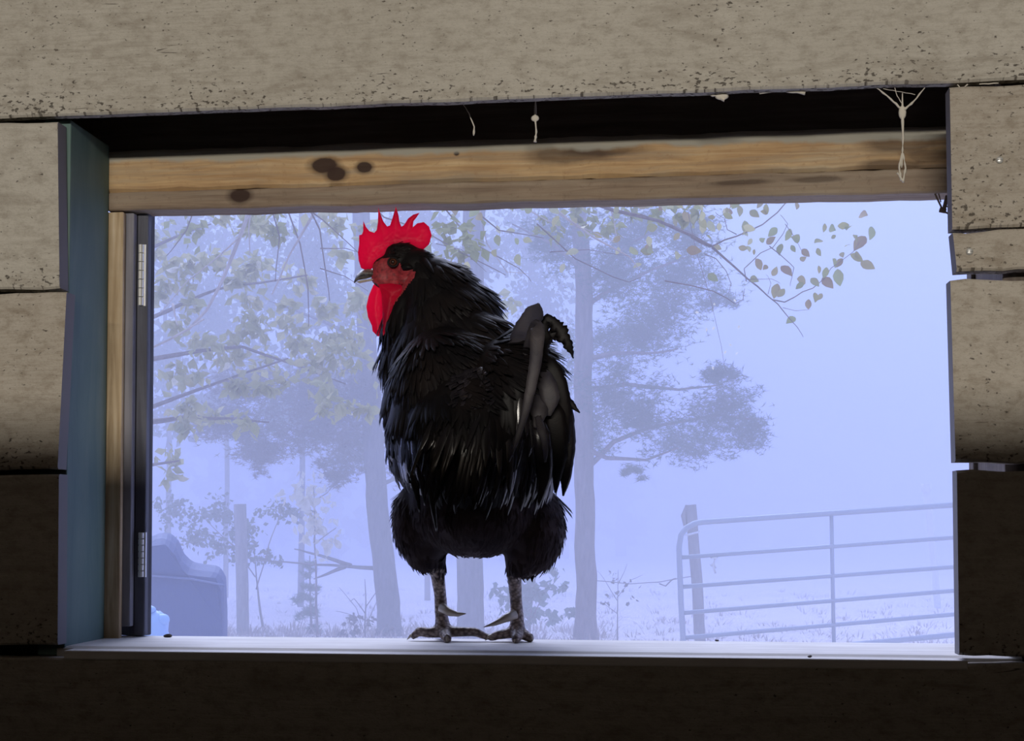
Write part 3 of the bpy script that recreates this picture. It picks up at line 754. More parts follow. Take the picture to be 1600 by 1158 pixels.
# saddle hackles and wing feathers that can be picked out one by one
for k, (pth, w) in enumerate((
        ([(716, 640, -0.05), (692, 665, -0.07), (683, 710, -0.08), (692, 752, -0.075)], [10, 18, 16, 3]),
        ([(730, 640, -0.06), (708, 668, -0.08), (702, 705, -0.09), (708, 742, -0.085)], [10, 15, 13, 3]),
        ([(742, 636, -0.07), (724, 660, -0.09), (714, 690, -0.095), (706, 712, -0.095)], [8, 14, 12, 3]),
        ([(700, 640, -0.04), (672, 675, -0.06), (660, 730, -0.07), (664, 790, -0.06)], [10, 18, 18, 3]),
        ([(690, 650, -0.03), (656, 690, -0.05), (648, 740, -0.055), (656, 800, -0.05)], [10, 17, 17, 3]),
        ([(712, 670, -0.06), (686, 710, -0.075), (676, 770, -0.075), (682, 830, -0.06)], [10, 16, 15, 3]),
        ([(840, 650, -0.09), (846, 672, -0.105), (852, 700, -0.105), (852, 722, -0.10)], [10, 14, 10, 3]),
        ([(760, 690, -0.08), (750, 712, -0.09), (742, 735, -0.09)], [6, 9, 2]))):
    pth = [(x, y, dy - 0.022) for (x, y, dy) in pth]
    quill('saddle_hackle', pth, w, M_QUILL if k in (0, 2, 6, 7) else M_GLOSS, root, seed=30 + k)
for k in range(7):
    x = 613 + k * 9; y = 640 + k * 9
    quill('wing_feather', [(x + 14, y, 0.02 - k * 0.010), (x + 1, y + 26, 0.008 - k * 0.010), (x - 3 + k, y + 58, 0.004 - k * 0.009), (x + 6 + k * 2, y + 92, 0.006 - k * 0.009)], [16, 26, 26, 4], M_GLOSS, root, face=(-FW - RT * 0.9).normalized(), seed=50 + k)

# ================================================================== OUTDOORS
rnd = random.Random(23)
# ------------------------------------------------------------------ field
M_FIELD = mat('pale_frosted_field', (0.70, 0.58, 0.52), 0.95, Specular_IOR_Level=0.1); t = NT(M_FIELD)
n1 = t.noise(t.coords('Object', (0.5, 1, 1)), 0.35, 6, 0.6); n2 = t.noise(t.coords(), 3.0, 6, 0.7)
c = t.ramp(n1, [(0.3, (0.64, 0.60, 0.53)), (0.5, (0.79, 0.70, 0.65)), (0.7, (0.84, 0.76, 0.72))])
c = t.mix(t.ramp(n2, [(0.30, 0.6), (0.45, 0.0)]), c, (0.42, 0.34, 0.30))
t.ln(c, t.b.inputs['Base Color'])
mb = MB(); nx, ny = 60, 60
for j in range(ny + 1):
    Y = 0.2 + 130 * (j / ny) ** 2
    for i in range(nx + 1):
        X = -75 + 150 * i / nx
        h = 0.0 if Y < 6 else 0.05 * noise.noise(V((X * 0.25, Y * 0.25, 0))) + 0.03 * noise.noise(V((X, Y, 2)))
        mb.v.append((X, Y, h))
for j in range(ny):
    for i in range(nx):
        a = j * (nx + 1) + i; mb.f.append((a, a + 1, a + nx + 2, a + nx + 1)); mb.m.append(0)
tag(mb.build('ground', M_FIELD, None, True), 'pale straw-coloured field fading into the fog', kind='structure')
M_TUFT = mat('dead_grass', (0.42, 0.34, 0.29), 0.95)
M_GRASSY = mat('winter_grass', (0.30, 0.28, 0.20), 0.95)
def tuft(mb, p, h, n, spread):
    for _ in range(n):
        a = rnd.random() * 6.283; d = V((math.cos(a), math.sin(a), 0)); s = V((-d.y, d.x, 0)) * h * 0.06
        b = p + d * (rnd.random() * spread); e = b + d * (spread * rnd.uniform(0.2, 1)) + V((0, 0, h * rnd.uniform(0.5, 1)))
        m_ = lerp(b, e, 0.55) + V((0, 0, h * 0.12))
        mb.add([b - s, b + s, m_ + s * 0.7, m_ - s * 0.7, e], [(0, 1, 2, 3), (3, 2, 4)])
mb = MB()
for _ in range(900):
    px = rnd.uniform(235, 1500); py = 1012 - 90 * rnd.random() ** 1.8
    g = ground(px, py); tuft(mb, V((g.x, g.y, -0.03)), rnd.uniform(0.05, 0.14), 9, rnd.uniform(0.08, 0.25))
for _ in range(260):                                    # denser litter under the trees
    g = ground(rnd.uniform(235, 960), rnd.uniform(985, 1006)); tuft(mb, V((g.x, g.y, -0.03)), rnd.uniform(0.08, 0.2), 12, rnd.uniform(0.1, 0.3))
tag(mb.build('dead_grass', M_TUFT), 'scattered tufts of dead grass on the field', 'grass', kind='stuff')

# ------------------------------------------------------------------ trees
def bark(name, a, b):
    m = mat(name, a, 0.95, Specular_IOR_Level=0.1); t = NT(m)
    n = t.noise(t.coords('Object', (6, 6, 1.2)), 5, 5)
    t.ln(t.ramp(n, [(0.35, a), (0.65, b)]), t.b.inputs['Base Color']); t.bump(n, 0.8, 0.02); return m
M_BARK = bark('pine_bark', (0.13, 0.085, 0.085), (0.22, 0.16, 0.155))
M_BARK2 = bark('grey_bark', (0.13, 0.11, 0.12), (0.20, 0.18, 0.19))
M_PALEBARK = bark('pale_twig_bark', (0.42, 0.36, 0.33), (0.55, 0.48, 0.44))
M_TWIGB = bark('brown_twig_bark', (0.16, 0.12, 0.12), (0.24, 0.18, 0.17))
def leafm(name, cols):
    m = mat(name, cols[0], 0.6, Specular_IOR_Level=0.25); t = NT(m)
    oi = t.node('ShaderNodeObjectInfo'); n = t.noise(t.coords(), 1.9, 3)
    n = t.math('ADD', t.math('MULTIPLY', oi.outputs['Random'], 0.85), t.math('MULTIPLY', n, 0.2))
    t.ln(t.ramp(n, [(0.12 + 0.76 * i / max(1, len(cols) - 1), c) for i, c in enumerate(cols)]), t.b.inputs['Base Color'])
    translucent(m, cols[-1], 0.35); return m
M_NEEDLE = leafm('pine_needles', [(0.045, 0.09, 0.075), (0.06, 0.12, 0.09)])
M_RUSSET = leafm('dusky_foliage', [(0.10, 0.08, 0.09), (0.15, 0.10, 0.11), (0.13, 0.11, 0.10)])
M_LEAF = leafm('autumn_leaf', [(0.30, 0.10, 0.08), (0.46, 0.34, 0.10), (0.22, 0.24, 0.08), (0.42, 0.24, 0.12), (0.34, 0.36, 0.14)])
M_YELLOW = leafm('yellow_green_leaf', [(0.36, 0.36, 0.12), (0.50, 0.44, 0.14), (0.30, 0.34, 0.16), (0.58, 0.52, 0.30)])
M_CREAM = leafm('cream_leaf', [(0.80, 0.72, 0.50), (0.86, 0.82, 0.66)])
M_SHRUB = leafm('sage_leaf', [(0.12, 0.18, 0.14), (0.17, 0.24, 0.19)])
M_FAR = leafm('grey_green_foliage', [(0.10, 0.13, 0.10), (0.14, 0.17, 0.13)])

def rdir():
    while True:
        d = V((rnd.uniform(-1, 1), rnd.uniform(-1, 1), rnd.uniform(-1, 1)))
        if 0.05 < d.length < 1: return d.normalized()
def needles(mb, p, L, n=9):
    for _ in range(n):
        d = rdir(); d.z = d.z * 0.7 + 0.1; s = d.cross(rdir())
        if s.length < 0.1: continue
        s = s.normalized() * L * 0.05; e = p + d * L * rnd.uniform(0.6, 1.1)
        mb.add([p - s, p + s, e], [(0, 1, 2)])
def leafquad(mb, p, L):
    d = rdir(); d.z -= 0.5; d.normalize(); s = d.cross(rdir())
    if s.length < 0.1: return
    s = s.normalized(); n = d.cross(s); w = L * 0.34
    mb.add([p, p + d * L * 0.45 - s * w + n * L * 0.1, p + d * L, p + d * L * 0.45 + s * w + n * L * 0.1, p + d * L * 0.5], [(0, 1, 4), (1, 2, 4), (2, 3, 4), (3, 0, 4)])
def blob_points(blobs, dist, n, depth=0.8):
    """points in soft clumps: (px, py, rx, ry) patches at a distance, each with a depth of its own"""
    tot = sum(b[2] * b[3] for b in blobs); out = []
    for (x, y, rx, ry) in blobs:
        k = int(n * rx * ry / tot); mpp = dist / F_PX
        c = atd(x, y, dist + rnd.uniform(-depth, depth))
        # clumps inside the patch
        cl = [V((rnd.gauss(0, 0.42) * rx * mpp, rnd.gauss(0, 0.35) * max(rx, ry) * mpp, rnd.gauss(0, 0.42) * ry * mpp)) for _ in range(max(4, k // 22))]
        for _ in range(k):
            q = rnd.choice(cl); s = 0.20 * min(rx, ry) * mpp
            out.append(c + q + V((rnd.gauss(0, s * 1.4), rnd.gauss(0, s), rnd.gauss(0, s))))
    return out
def trunk_path(pts, dist):
    return [atd(x, y, dist) for (x, y) in pts]
def wobble(P, amp=0.02, n=4):
    Q = []
    for a, b in zip(P, P[1:]):
        for k in range(n): q = lerp(a, b, k / n); Q.append(q + V((noise.noise(q * 2.3), noise.noise(q * 2.3 + V((7, 0, 0))), noise.noise(q * 2.3 + V((0, 9, 0))))) * amp)
    Q.append(P[-1]); return Q
def branch(parent, P, r0, r1, m, name='branch', seg=6, amp=0.02, nn=4):
    Q = wobble([V(p) for p in P], amp, nn); n = len(Q); mb = MB()
    mb.tube(Q, [lerp(r0, r1, (i / (n - 1)) ** 0.8) for i in range(n)], seg)
    return mb.build(name, m, parent, True)
def make_trunk(parent, base, pts, dist, w0, w1, m, top):
    P = [base + V((0, 0, -0.15))] + trunk_path(pts, dist)
    P.append(P[-1] + V((rnd.uniform(-0.2, 0.2), rnd.uniform(-0.1, 0.1), top)))
    Q = wobble(P, 0.025, 6); n = len(Q); mb = MB()
    rr = []
    for i in range(n):
        t = i / (n - 1); rr.append(lerp(w0, w1, t) * (1 + 0.35 * max(0, 1 - t * 12)) * (1 + 0.06 * noise.noise(V((i * 0.9, w0, 0)))))
    mb.tube(Q, rr, 12); return mb.build('trunk', m, parent, True)

# pine with the open crown, right of the rooster's tail
D = 15.4
g = ground(915, 1003); pineA = tag(empty('pine_tree', (g.x, g.y, 0)), 'slim pine with a bare straight trunk and tufted boughs reaching toward the gate', 'tree', 'trees beyond the hatch')
make_trunk(pineA, V((g.x, g.y, 0)), [(916, 900), (913, 760), (911, 600), (913, 470), (905, 330)], D, 0.125, 0.085, M_BARK, 2.5)
for pts in ([(915, 735), (960, 690), (1020, 668), (1110, 650), (1190, 655)], [(913, 560), (960, 553), (1010, 552), (1060, 545)], [(912, 480), (960, 450), (1020, 420), (1090, 395)], [(914, 700), (950, 715), (1010, 718), (1060, 700)], [(912, 640), (880, 620), (840, 600)], [(910, 420), (860, 380), (800, 350)], [(913, 610), (980, 600), (1060, 610), (1130, 600)], [(912, 450), (985, 380), (1050, 350)]):
    dd = rnd.uniform(-0.9, 0.3); P = [atd(x, y, D + dd * k / (len(pts) - 1)) for k, (x, y) in enumerate(pts)]
    branch(pineA, P, 0.035, 0.008, M_BARK)
mb = MB()
for p in blob_points([(1130, 640, 62, 46), (1175, 672, 34, 40), (1080, 690, 70, 32), (1010, 650, 70, 44), (960, 610, 55, 40), (1120, 585, 38, 26), (985, 735, 30, 14), (1020, 500, 70, 60), (1060, 430, 70, 55), (970, 540, 60, 45), (960, 430, 60, 60), (1080, 360, 60, 40), (990, 360, 70, 40), (870, 380, 60, 50), (930, 680, 44, 40), (1120, 475, 30, 22), (845, 620, 40, 36), (900, 560, 36, 34)], D, 13000): needles(mb, p, 0.085, 7)
mb.build('foliage', M_NEEDLE, pineA, kind='stuff')

# leaning pine left of the rooster
D = 16.2
g = ground(612, 996); pineB = tag(empty('pine_tree', (g.x, g.y, 0)), 'dark leaning pine with long bare lower branches, beside the rooster\'s breast', 'tree', 'trees beyond the hatch')
make_trunk(pineB, V((g.x, g.y, 0)), [(606, 940), (594, 840), (586, 740), (580, 640), (572, 500), (565, 330)], D, 0.15, 0.10, M_BARK2, 2.5)
for pts in ([(596, 890), (550, 885), (490, 882), (400, 876)], [(550, 884), (500, 868), (460, 858)], [(540, 885), (510, 898), (490, 905)], [(586, 730), (530, 690), (450, 670), (360, 680)], [(582, 650), (520, 600), (430, 590)], [(580, 620), (640, 560), (700, 540)], [(575, 540), (500, 500), (420, 470)], [(572, 480), (640, 430), (700, 400)], [(588, 760), (640, 740), (690, 745)]):
    P = [atd(x, y, D + rnd.uniform(-0.1, 0.1)) for (x, y) in pts]; branch(pineB, P, 0.03, 0.007, M_BARK2)
mb = MB()
for p in blob_points([(350, 660, 60, 36), (420, 690, 60, 34), (500, 660, 70, 44), (560, 700, 44, 40), (530, 735, 40, 24), (470, 610, 70, 40), (390, 600, 50, 36), (560, 610, 50, 50), (640, 690, 50, 60), (400, 720, 30, 20)], D, 10000): needles(mb, p, 0.085, 7)
mb.build('foliage', M_RUSSET, pineB, kind='stuff')

# broad deciduous tree behind the rooster: its limbs arch over toward the barn
D = 15.8
g = ground(735, 1000); oak = tag(empty('autumn_tree', (g.x, g.y, 0)), 'tall grey-barked tree behind the rooster with thinning autumn leaves on arching twigs', 'tree', 'trees beyond the hatch')
make_trunk(oak, V((g.x, g.y, 0)), [(735, 920), (737, 780), (736, 600), (740, 330)], D, 0.165, 0.12, M_BARK2, 3.0)
TOP = atd(738, 200, D)
def limb(end_px, end_d):                   # from high on the trunk, out of the frame, to the head of a spray
    e = atd(end_px[0], end_px[1], end_d); m_ = lerp(TOP, e, 0.5) + V((0, 0, 1.3)); m2 = lerp(TOP, e, 0.8) + V((0, 0, 0.9))
    branch(oak, [TOP, m_, m2, e], 0.07, 0.018, M_TWIGB, amp=0.05); return e
leaf_mb = MB()
ol = [(-0.02, 0), (0.12, 0.17), (0.35, 0.30), (0.62, 0.27), (0.85, 0.13), (1.0, 0.0)]
vs = [V((0, 0, 0))]; top_ = []; bot_ = []
for (x, w) in ol[1:-1]:
    top_.append(len(vs)); vs.append(V((x, w, 0.10 * (w / 0.3)))); bot_.append(len(vs)); vs.append(V((x, -w, 0.10 * (w / 0.3))))
mid_ = []
for (x, w) in ol[1:-1]: mid_.append(len(vs)); vs.append(V((x, 0, 0)))
tip_ = len(vs); vs.append(V((1, 0, -0.05)))
fs = [(0, mid_[0], top_[0]), (0, bot_[0], mid_[0]), (mid_[-1], tip_, top_[-1]), (bot_[-1], tip_, mid_[-1])]
for k in range(3): fs += [(mid_[k], mid_[k + 1], top_[k + 1], top_[k]), (bot_[k], bot_[k + 1], mid_[k + 1], mid_[k])]
leaf_mb.add(vs, fs)
LEAF_ME = {}
for nm, m in (('autumn', M_LEAF), ('yellow', M_YELLOW), ('cream', M_CREAM)):
    LEAF_ME[nm] = leaf_mb.mesh('leaf_' + nm, m, True)
def put_leaf(parent, p, L, kind='autumn', d=None):
    d = d or (rdir() + V((0, 0, -0.8))).normalized(); s = d.cross(rdir())
    if s.length < 0.1: s = d.cross(V((1, 0.3, 0)))
    if parent is oak:                       # leaves hang broadside to the light
        w_ = (V((rnd.uniform(-0.8, 0.8), -1, rnd.uniform(-0.4, 0.4)))).normalized(); s = w_.cross(d)
    s.normalize(); n = d.cross(s)
    o = bpy.data.objects.new('leaf', LEAF_ME[kind]); COL.objects.link(o); o.parent = parent
    M_ = Matrix(((d.x, s.x, n.x, 0), (d.y, s.y, n.y, 0), (d.z, s.z, n.z, 0), (0, 0, 0, 1)))
    o.matrix_parent_inverse = Matrix.Translation(parent.location).inverted()
    o.matrix_basis = Matrix.Translation(p) @ M_ @ Matrix.Diagonal((L, L, L, 1))
    return o
TD = 7.2
def twig(pts, r0, r1, m=M_TWIGB, d=TD, spread=0.25, parent=None):
    k0 = rnd.uniform(-spread, spread); k1 = k0 + rnd.uniform(-spread, spread)
    P = [atd(x, y, d + lerp(k0, k1, i / (len(pts) - 1))) for i, (x, y) in enumerate(pts)]
    branch(parent or oak, P, r0, r1, m, 'twig', 5, 0.010, 4); return P
limb((860, 300), TD); limb((520, 300), TD + 0.6); limb((1010, 290), TD); limb((400, 290), TD)
# right-hand spray
def c2(pts): return [(1080 + x / 5.033, 300 + y / 5.033) for (x, y) in pts]
main_tw = [(870, 305), (930, 350), (985, 380), (1040, 372), (1080, 372), (1110, 385)]
twig([(880, 300), (960, 330), (1030, 345), (1085, 368), (1112, 384)], 0.012, 0.007)
twig(c2([(160, 425), (250, 510), (340, 590), (440, 680), (520, 740), (600, 815), (680, 880), (760, 980), (830, 1060), (880, 1140)]), 0.0075, 0.0015, spread=0.1)
twig(c2([(640, 850), (740, 870), (820, 830), (880, 790), (960, 760), (1040, 690), (1100, 600), (1180, 540), (1270, 470), (1330, 380)]), 0.004, 0.0015, spread=0.1)
twig(c2([(720, 910), (820, 935), (940, 925)]), 0.0018, 0.001, spread=0.1)
twig(c2([(160, 420), (260, 370), (350, 345), (440, 310), (560, 260), (680, 170), (760, 80), (800, 10)]), 0.005, 0.003, spread=0.1)
twig(c2([(430, 700), (410, 600), (540, 480), (640, 440), (720, 340), (760, 260), (700, 180)]), 0.003, 0.0015, spread=0.1)
twig(c2([(610, 430), (700, 500), (780, 570), (810, 600), (795, 680), (780, 740)]), 0.003, 0.0015, spread=0.1)
twig(c2([(740, 260), (820, 370), (860, 450), (890, 510)]), 0.002, 0.001, spread=0.1)
twig(c2([(100, 480), (190, 520), (270, 620), (310, 720), (290, 800)]), 0.003, 0.0015, spread=0.1)
twig(c2([(-200, 700), (0, 740), (180, 790), (280, 840), (350, 885), (410, 850), (420, 760)]), 0.004, 0.0015)
twig(c2([(0, 340), (80, 390), (160, 425)]), 0.008, 0.007, spread=0.05)
twig(c2([(350, 330), (280, 290), (260, 200), (190, 160)]), 0.003, 0.0015)
twig(c2([(600, 800), (620, 720), (590, 650)]), 0.002, 0.001); twig(c2([(440, 690), (530, 690), (640, 690), (700, 720)]), 0.002, 0.001)
for pts, r in (([(870, 330), (930, 372), (985, 400), (1000, 420)], 0.008), ([(850, 312), (900, 350), (960, 378)], 0.006), ([(945, 305), (958, 340), (966, 385)], 0.006), ([(840, 350), (900, 405), (960, 432), (985, 440), (1005, 432)], 0.004), ([(860, 395), (920, 390), (985, 400)], 0.003), ([(1000, 335), (1060, 355), (1100, 372)], 0.003)):
    twig(pts, r, r * 0.35, M_PALEBARK if r > 0.005 else M_TWIGB)
for (x, y, s) in [(676, 315, 85), (780, 320, 85), (855, 415, 95), (870, 480, 75), (855, 560, 60), (710, 440, 85), (785, 440, 55), (500, 465, 40), (505, 560, 90), (600, 600, 55), (705, 625, 105), (640, 690, 70), (680, 760, 100), (735, 790, 75), (830, 725, 105), (885, 740, 65), (940, 710, 80), (1030, 715, 105), (925, 870, 70), (975, 820, 75), (1030, 820, 55), (1065, 620, 75), (1110, 560, 90), (1150, 650, 115), (1190, 550, 70), (1215, 445, 70), (1180, 500, 60), (1250, 530, 95), (1330, 595, 105), (1300, 490, 65), (1370, 400, 130), (1420, 310, 100), (1325, 220, 100), (1255, 300, 85), (1295, 415, 95), (1030, 415, 85), (990, 465, 60), (1090, 310, 90), (1150, 300, 80), (1050, 270, 60), (1140, 360, 45), (1000, 600, 55), (540, 410, 60), (370, 460, 65), (130, 680, 85), (820, 1020, 85), (465, 700, 75), (410, 340, 70), (830, 105, 60), (1030, 50, 80), (460, 180, 80), (600, 190, 60), (330, 80, 60), (280, 140, 50), (420, 260, 90), (190, 220, 50), (250, 200, 70), (60, 240, 85), (140, 360, 60), (590, 120, 70), (100, 95, 50), (20, 130, 60), (560, 60, 70)]:
    (X, Y_), = c2([(x, y - s * 0.4)]); put_leaf(oak, atd(X, Y_, TD + rnd.uniform(-0.15, 0.15)), s / 5.033 * TD / F_PX * 1.25)
for _ in range(70):                       # thinner leaves along the top, toward the trunk
    put_leaf(oak, atd(rnd.uniform(690, 1200), 312 + 100 * rnd.random() ** 1.7, TD + rnd.uniform(-0.6, 0.8)), rnd.uniform(0.045, 0.085), 'autumn' if rnd.random() < 0.6 else 'yellow')
for x, y in ((985, 385), (1000, 392), (1013, 386), (1018, 380)): put_leaf(oak, atd(x, y, TD), 0.075)
twig([(1075, 330), (1090, 400), (1110, 470), (1128, 540), (1134, 580)], 0.002, 0.0008, spread=0.05)
for x, y in ((1147, 467), (1115, 474), (1086, 488), (1104, 512), (1116, 510), (1125, 530), (1140, 538), (1135, 548), (1152, 550), (1114, 572), (1074, 538), (1155, 508)): put_leaf(oak, atd(x, y, TD), 0.022, 'cream')  # cream leaves and their twig put in for bright sparkles
# left-hand spray: long pale drooping twigs
for pts, r, m in (([(395, 300), (385, 345), (362, 400), (345, 440), (322, 485), (295, 515), (262, 532), (225, 548)], 0.014, M_PALEBARK), ([(318, 500), (300, 512), (312, 506)], 0.006, M_PALEBARK), ([(270, 475), (276, 500), (278, 508)], 0.008, M_PALEBARK), ([(372, 372), (340, 400), (290, 440), (250, 490)], 0.006, M_PALEBARK), ([(510, 300), (480, 350), (450, 400), (425, 460)], 0.010, M_PALEBARK), ([(400, 320), (392, 335), (386, 345)], 0.010, M_PALEBARK), ([(395, 310), (388, 360), (390, 400)], 0.006, M_PALEBARK),
                  ([(470, 300), (500, 360), (508, 420), (515, 470)], 0.006, M_TWIGB), ([(440, 300), (468, 380), (480, 450), (482, 510)], 0.006, M_TWIGB), ([(420, 310), (436, 370), (430, 440)], 0.005, M_TWIGB), ([(460, 310), (505, 345), (560, 395)], 0.006, M_TWIGB), ([(500, 388), (540, 388), (570, 398)], 0.004, M_TWIGB), ([(500, 420), (540, 432), (575, 455)], 0.004, M_TWIGB), ([(310, 310), (290, 360), (260, 400)], 0.005, M_TWIGB),
                  ([(560, 300), (600, 340), (660, 360), (720, 395), (790, 430)], 0.006, M_TWIGB), ([(720, 310), (780, 360), (850, 372)], 0.006, M_TWIGB), ([(690, 320), (740, 380), (810, 420), (830, 440)], 0.005, M_TWIGB), ([(745, 310), (760, 380), (790, 425), (825, 428)], 0.005, M_PALEBARK), ([(680, 380), (720, 390), (760, 425)], 0.003, M_TWIGB), ([(760, 300), (830, 330), (880, 360)], 0.006, M_PALEBARK)):
    twig(pts, r, r * 0.4, m, TD + 0.3)
mb = MB()
for p in blob_points([(750, 350, 90, 40), (850, 340, 80, 40), (960, 345, 80, 40), (1060, 340, 60, 36), (680, 380, 50, 50), (420, 340, 100, 40), (290, 350, 60, 50)], TD + 1.0, 420, 1.0): leafquad(mb, p, rnd.uniform(0.05, 0.09))
mb.build('foliage', M_LEAF, oak, kind='stuff')

# yellowing tree whose trunk stands behind the barn wall, left
D = 10.5
g = ground(150, 1050); yt = tag(empty('yellowing_tree', (g.x, g.y, 0)), 'yellow-green leafy tree crowding the side of the hatch by the shutter', 'tree', 'trees beyond the hatch')
make_trunk(yt, V((g.x, g.y, 0)), [(150, 800), (140, 600), (130, 400)], D, 0.12, 0.08, M_BARK2, 2.0)
for pts in ([(150, 700), (230, 640), (330, 600), (450, 560)], [(145, 600), (230, 500), (340, 450), (480, 430)], [(140, 560), (240, 560), (380, 540), (540, 600)], [(150, 760), (220, 730), (280, 720)], [(135, 480), (230, 390), (330, 350)], [(200, 665), (300, 650), (420, 660)]):
    P = [atd(x, y, D + rnd.uniform(-0.4, 0.4)) for (x, y) in pts]; branch(yt, P, 0.028, 0.006, M_TWIGB)
YB = [(330, 420, 70, 40), (430, 430, 80, 40), (300, 560, 60, 50), (390, 540, 80, 50), (470, 500, 70, 40), (520, 560, 60, 60), (410, 610, 80, 30), (500, 630, 50, 34), (280, 640, 50, 40), (330, 650, 50, 24), (265, 720, 30, 36), (560, 640, 30, 20), (560, 470, 34, 40), (270, 450, 40, 60), (380, 650, 30, 20), (540, 530, 40, 40), (550, 350, 60, 30), (360, 350, 60, 30), (260, 360, 40, 40), (770, 480, 40, 20), (800, 470, 24, 16)]
pts_ = blob_points(YB, D, 1500, 0.9)
for p in pts_[::8][:150]: put_leaf(yt, p, rnd.uniform(0.08, 0.13), 'yellow' if rnd.random() < 0.8 else 'cream')
mb = MB()
for p in pts_: leafquad(mb, p, rnd.uniform(0.07, 0.12))
mb.build('foliage', M_YELLOW, yt, kind='stuff')

# small growth under the trees
def sapling(name, label, base_px, top_px, dist, blobs, n, m, leaf, cat, twigs=(), r0=0.02, needle=False, group=None):
    g = ground(*base_px) if dist is None else V((atd(base_px[0], base_px[1], dist).x, atd(base_px[0], base_px[1], dist).y, 0))
    d = (g - CAM).dot(FW); o = tag(empty(name, (g.x, g.y, 0)), label, cat, group)
    branch(o, [V((g.x, g.y, -0.05)), lerp(V((g.x, g.y, 0)), atd(*top_px, d), 0.5), atd(*top_px, d)], r0, r0 * 0.3, M_TWIGB, 'stem')
    for pts in twigs: branch(o, [atd(x, y, d + rnd.uniform(-0.1, 0.1)) for x, y in pts], r0 * 0.5, r0 * 0.2, M_TWIGB, 'twig', 5, 0.03)
    if blobs:
        mb = MB()
        for p in blob_points(blobs, d, n, 0.15):
            if p.z < 0.02: p.z = 0.02
            needles(mb, p, leaf, 6) if needle else leafquad(mb, p, leaf * rnd.uniform(0.7, 1.2))
        mb.build('foliage', m, o, kind='stuff')
    return o, d
sapling('conifer_sapling', 'small dark conifer sapling standing between the fence post and the leaning pine', (487, 992), (484, 868), None, [(484, 885, 14, 12), (486, 912, 24, 14), (480, 940, 26, 14), (488, 962, 26, 14), (487, 984, 20, 10)], 420, M_SHRUB, 0.10, 'sapling', needle=True)
o, d = sapling('cream_leaved_sapling', 'thin sapling with cream-white leaves above the small conifer', (497, 1000), (490, 760), None, [(490, 770, 34, 22), (500, 800, 28, 22), (478, 825, 26, 16), (505, 845, 20, 20), (485, 740, 30, 14), (495, 868, 16, 12)], 60, M_CREAM, 0.10, 'sapling', [[(492, 850), (510, 835), (525, 825)], [(491, 800), (470, 790), (460, 775)], [(491, 780), (512, 770), (520, 760)]], 0.018)
for p in blob_points([(490, 768, 34, 24), (502, 800, 28, 22), (478, 826, 26, 14), (505, 846, 20, 18)], d, 110, 0.1): put_leaf(o, p, rnd.uniform(0.09, 0.15), 'cream')
sapling('twiggy_bush', 'bare twiggy bush at the foot of the leaning pine', (572, 998), (570, 905), None, [(570, 975, 34, 18), (545, 985, 20, 10), (600, 985, 20, 12)], 120, M_RUSSET, 0.07, 'bush', [[(572, 990), (556, 950), (530, 918)], [(572, 985), (585, 945), (600, 925)], [(571, 960), (552, 935), (545, 940)], [(571, 950), (590, 920), (596, 905)], [(572, 970), (545, 960), (525, 955)]], 0.014)
sapling('leafy_shrub', 'grey-green leafy shrub behind the rooster\'s right leg', (826, 1000), (838, 880), None, [(840, 900, 36, 20), (830, 930, 44, 26), (850, 960, 36, 22), (810, 970, 30, 22), (870, 915, 24, 12), (790, 930, 22, 24)], 520, M_SHRUB, 0.10, 'shrub', [[(828, 980), (850, 930), (875, 900)], [(828, 970), (805, 930), (790, 905)]], 0.02)
sapling('bare_sapling', 'thin bare sapling between the slim pine and the gate', (965, 1004), (966, 890), None, [(966, 905, 30, 12), (950, 940, 22, 14), (985, 930, 20, 10)], 40, M_RUSSET, 0.06, 'sapling', [[(965, 940), (945, 910), (932, 892)], [(965, 935), (985, 905), (1005, 898)], [(965, 960), (945, 945), (930, 940)], [(966, 915), (975, 895), (980, 880)]], 0.010)
sapling('weedy_bush', 'dark weedy bush beside the fence post and covered machine', (412, 986), (395, 850), None, [(330, 800, 60, 26), (300, 840, 50, 30), (390, 830, 40, 36), (360, 860, 40, 24), (440, 800, 30, 30), (270, 790, 40, 24), (410, 870, 30, 20)], 1300, M_FAR, 0.075, 'bush', [[(400, 900), (360, 850), (310, 800)], [(402, 920), (420, 850), (440, 800)], [(398, 880), (350, 840), (280, 820)]], 0.02)

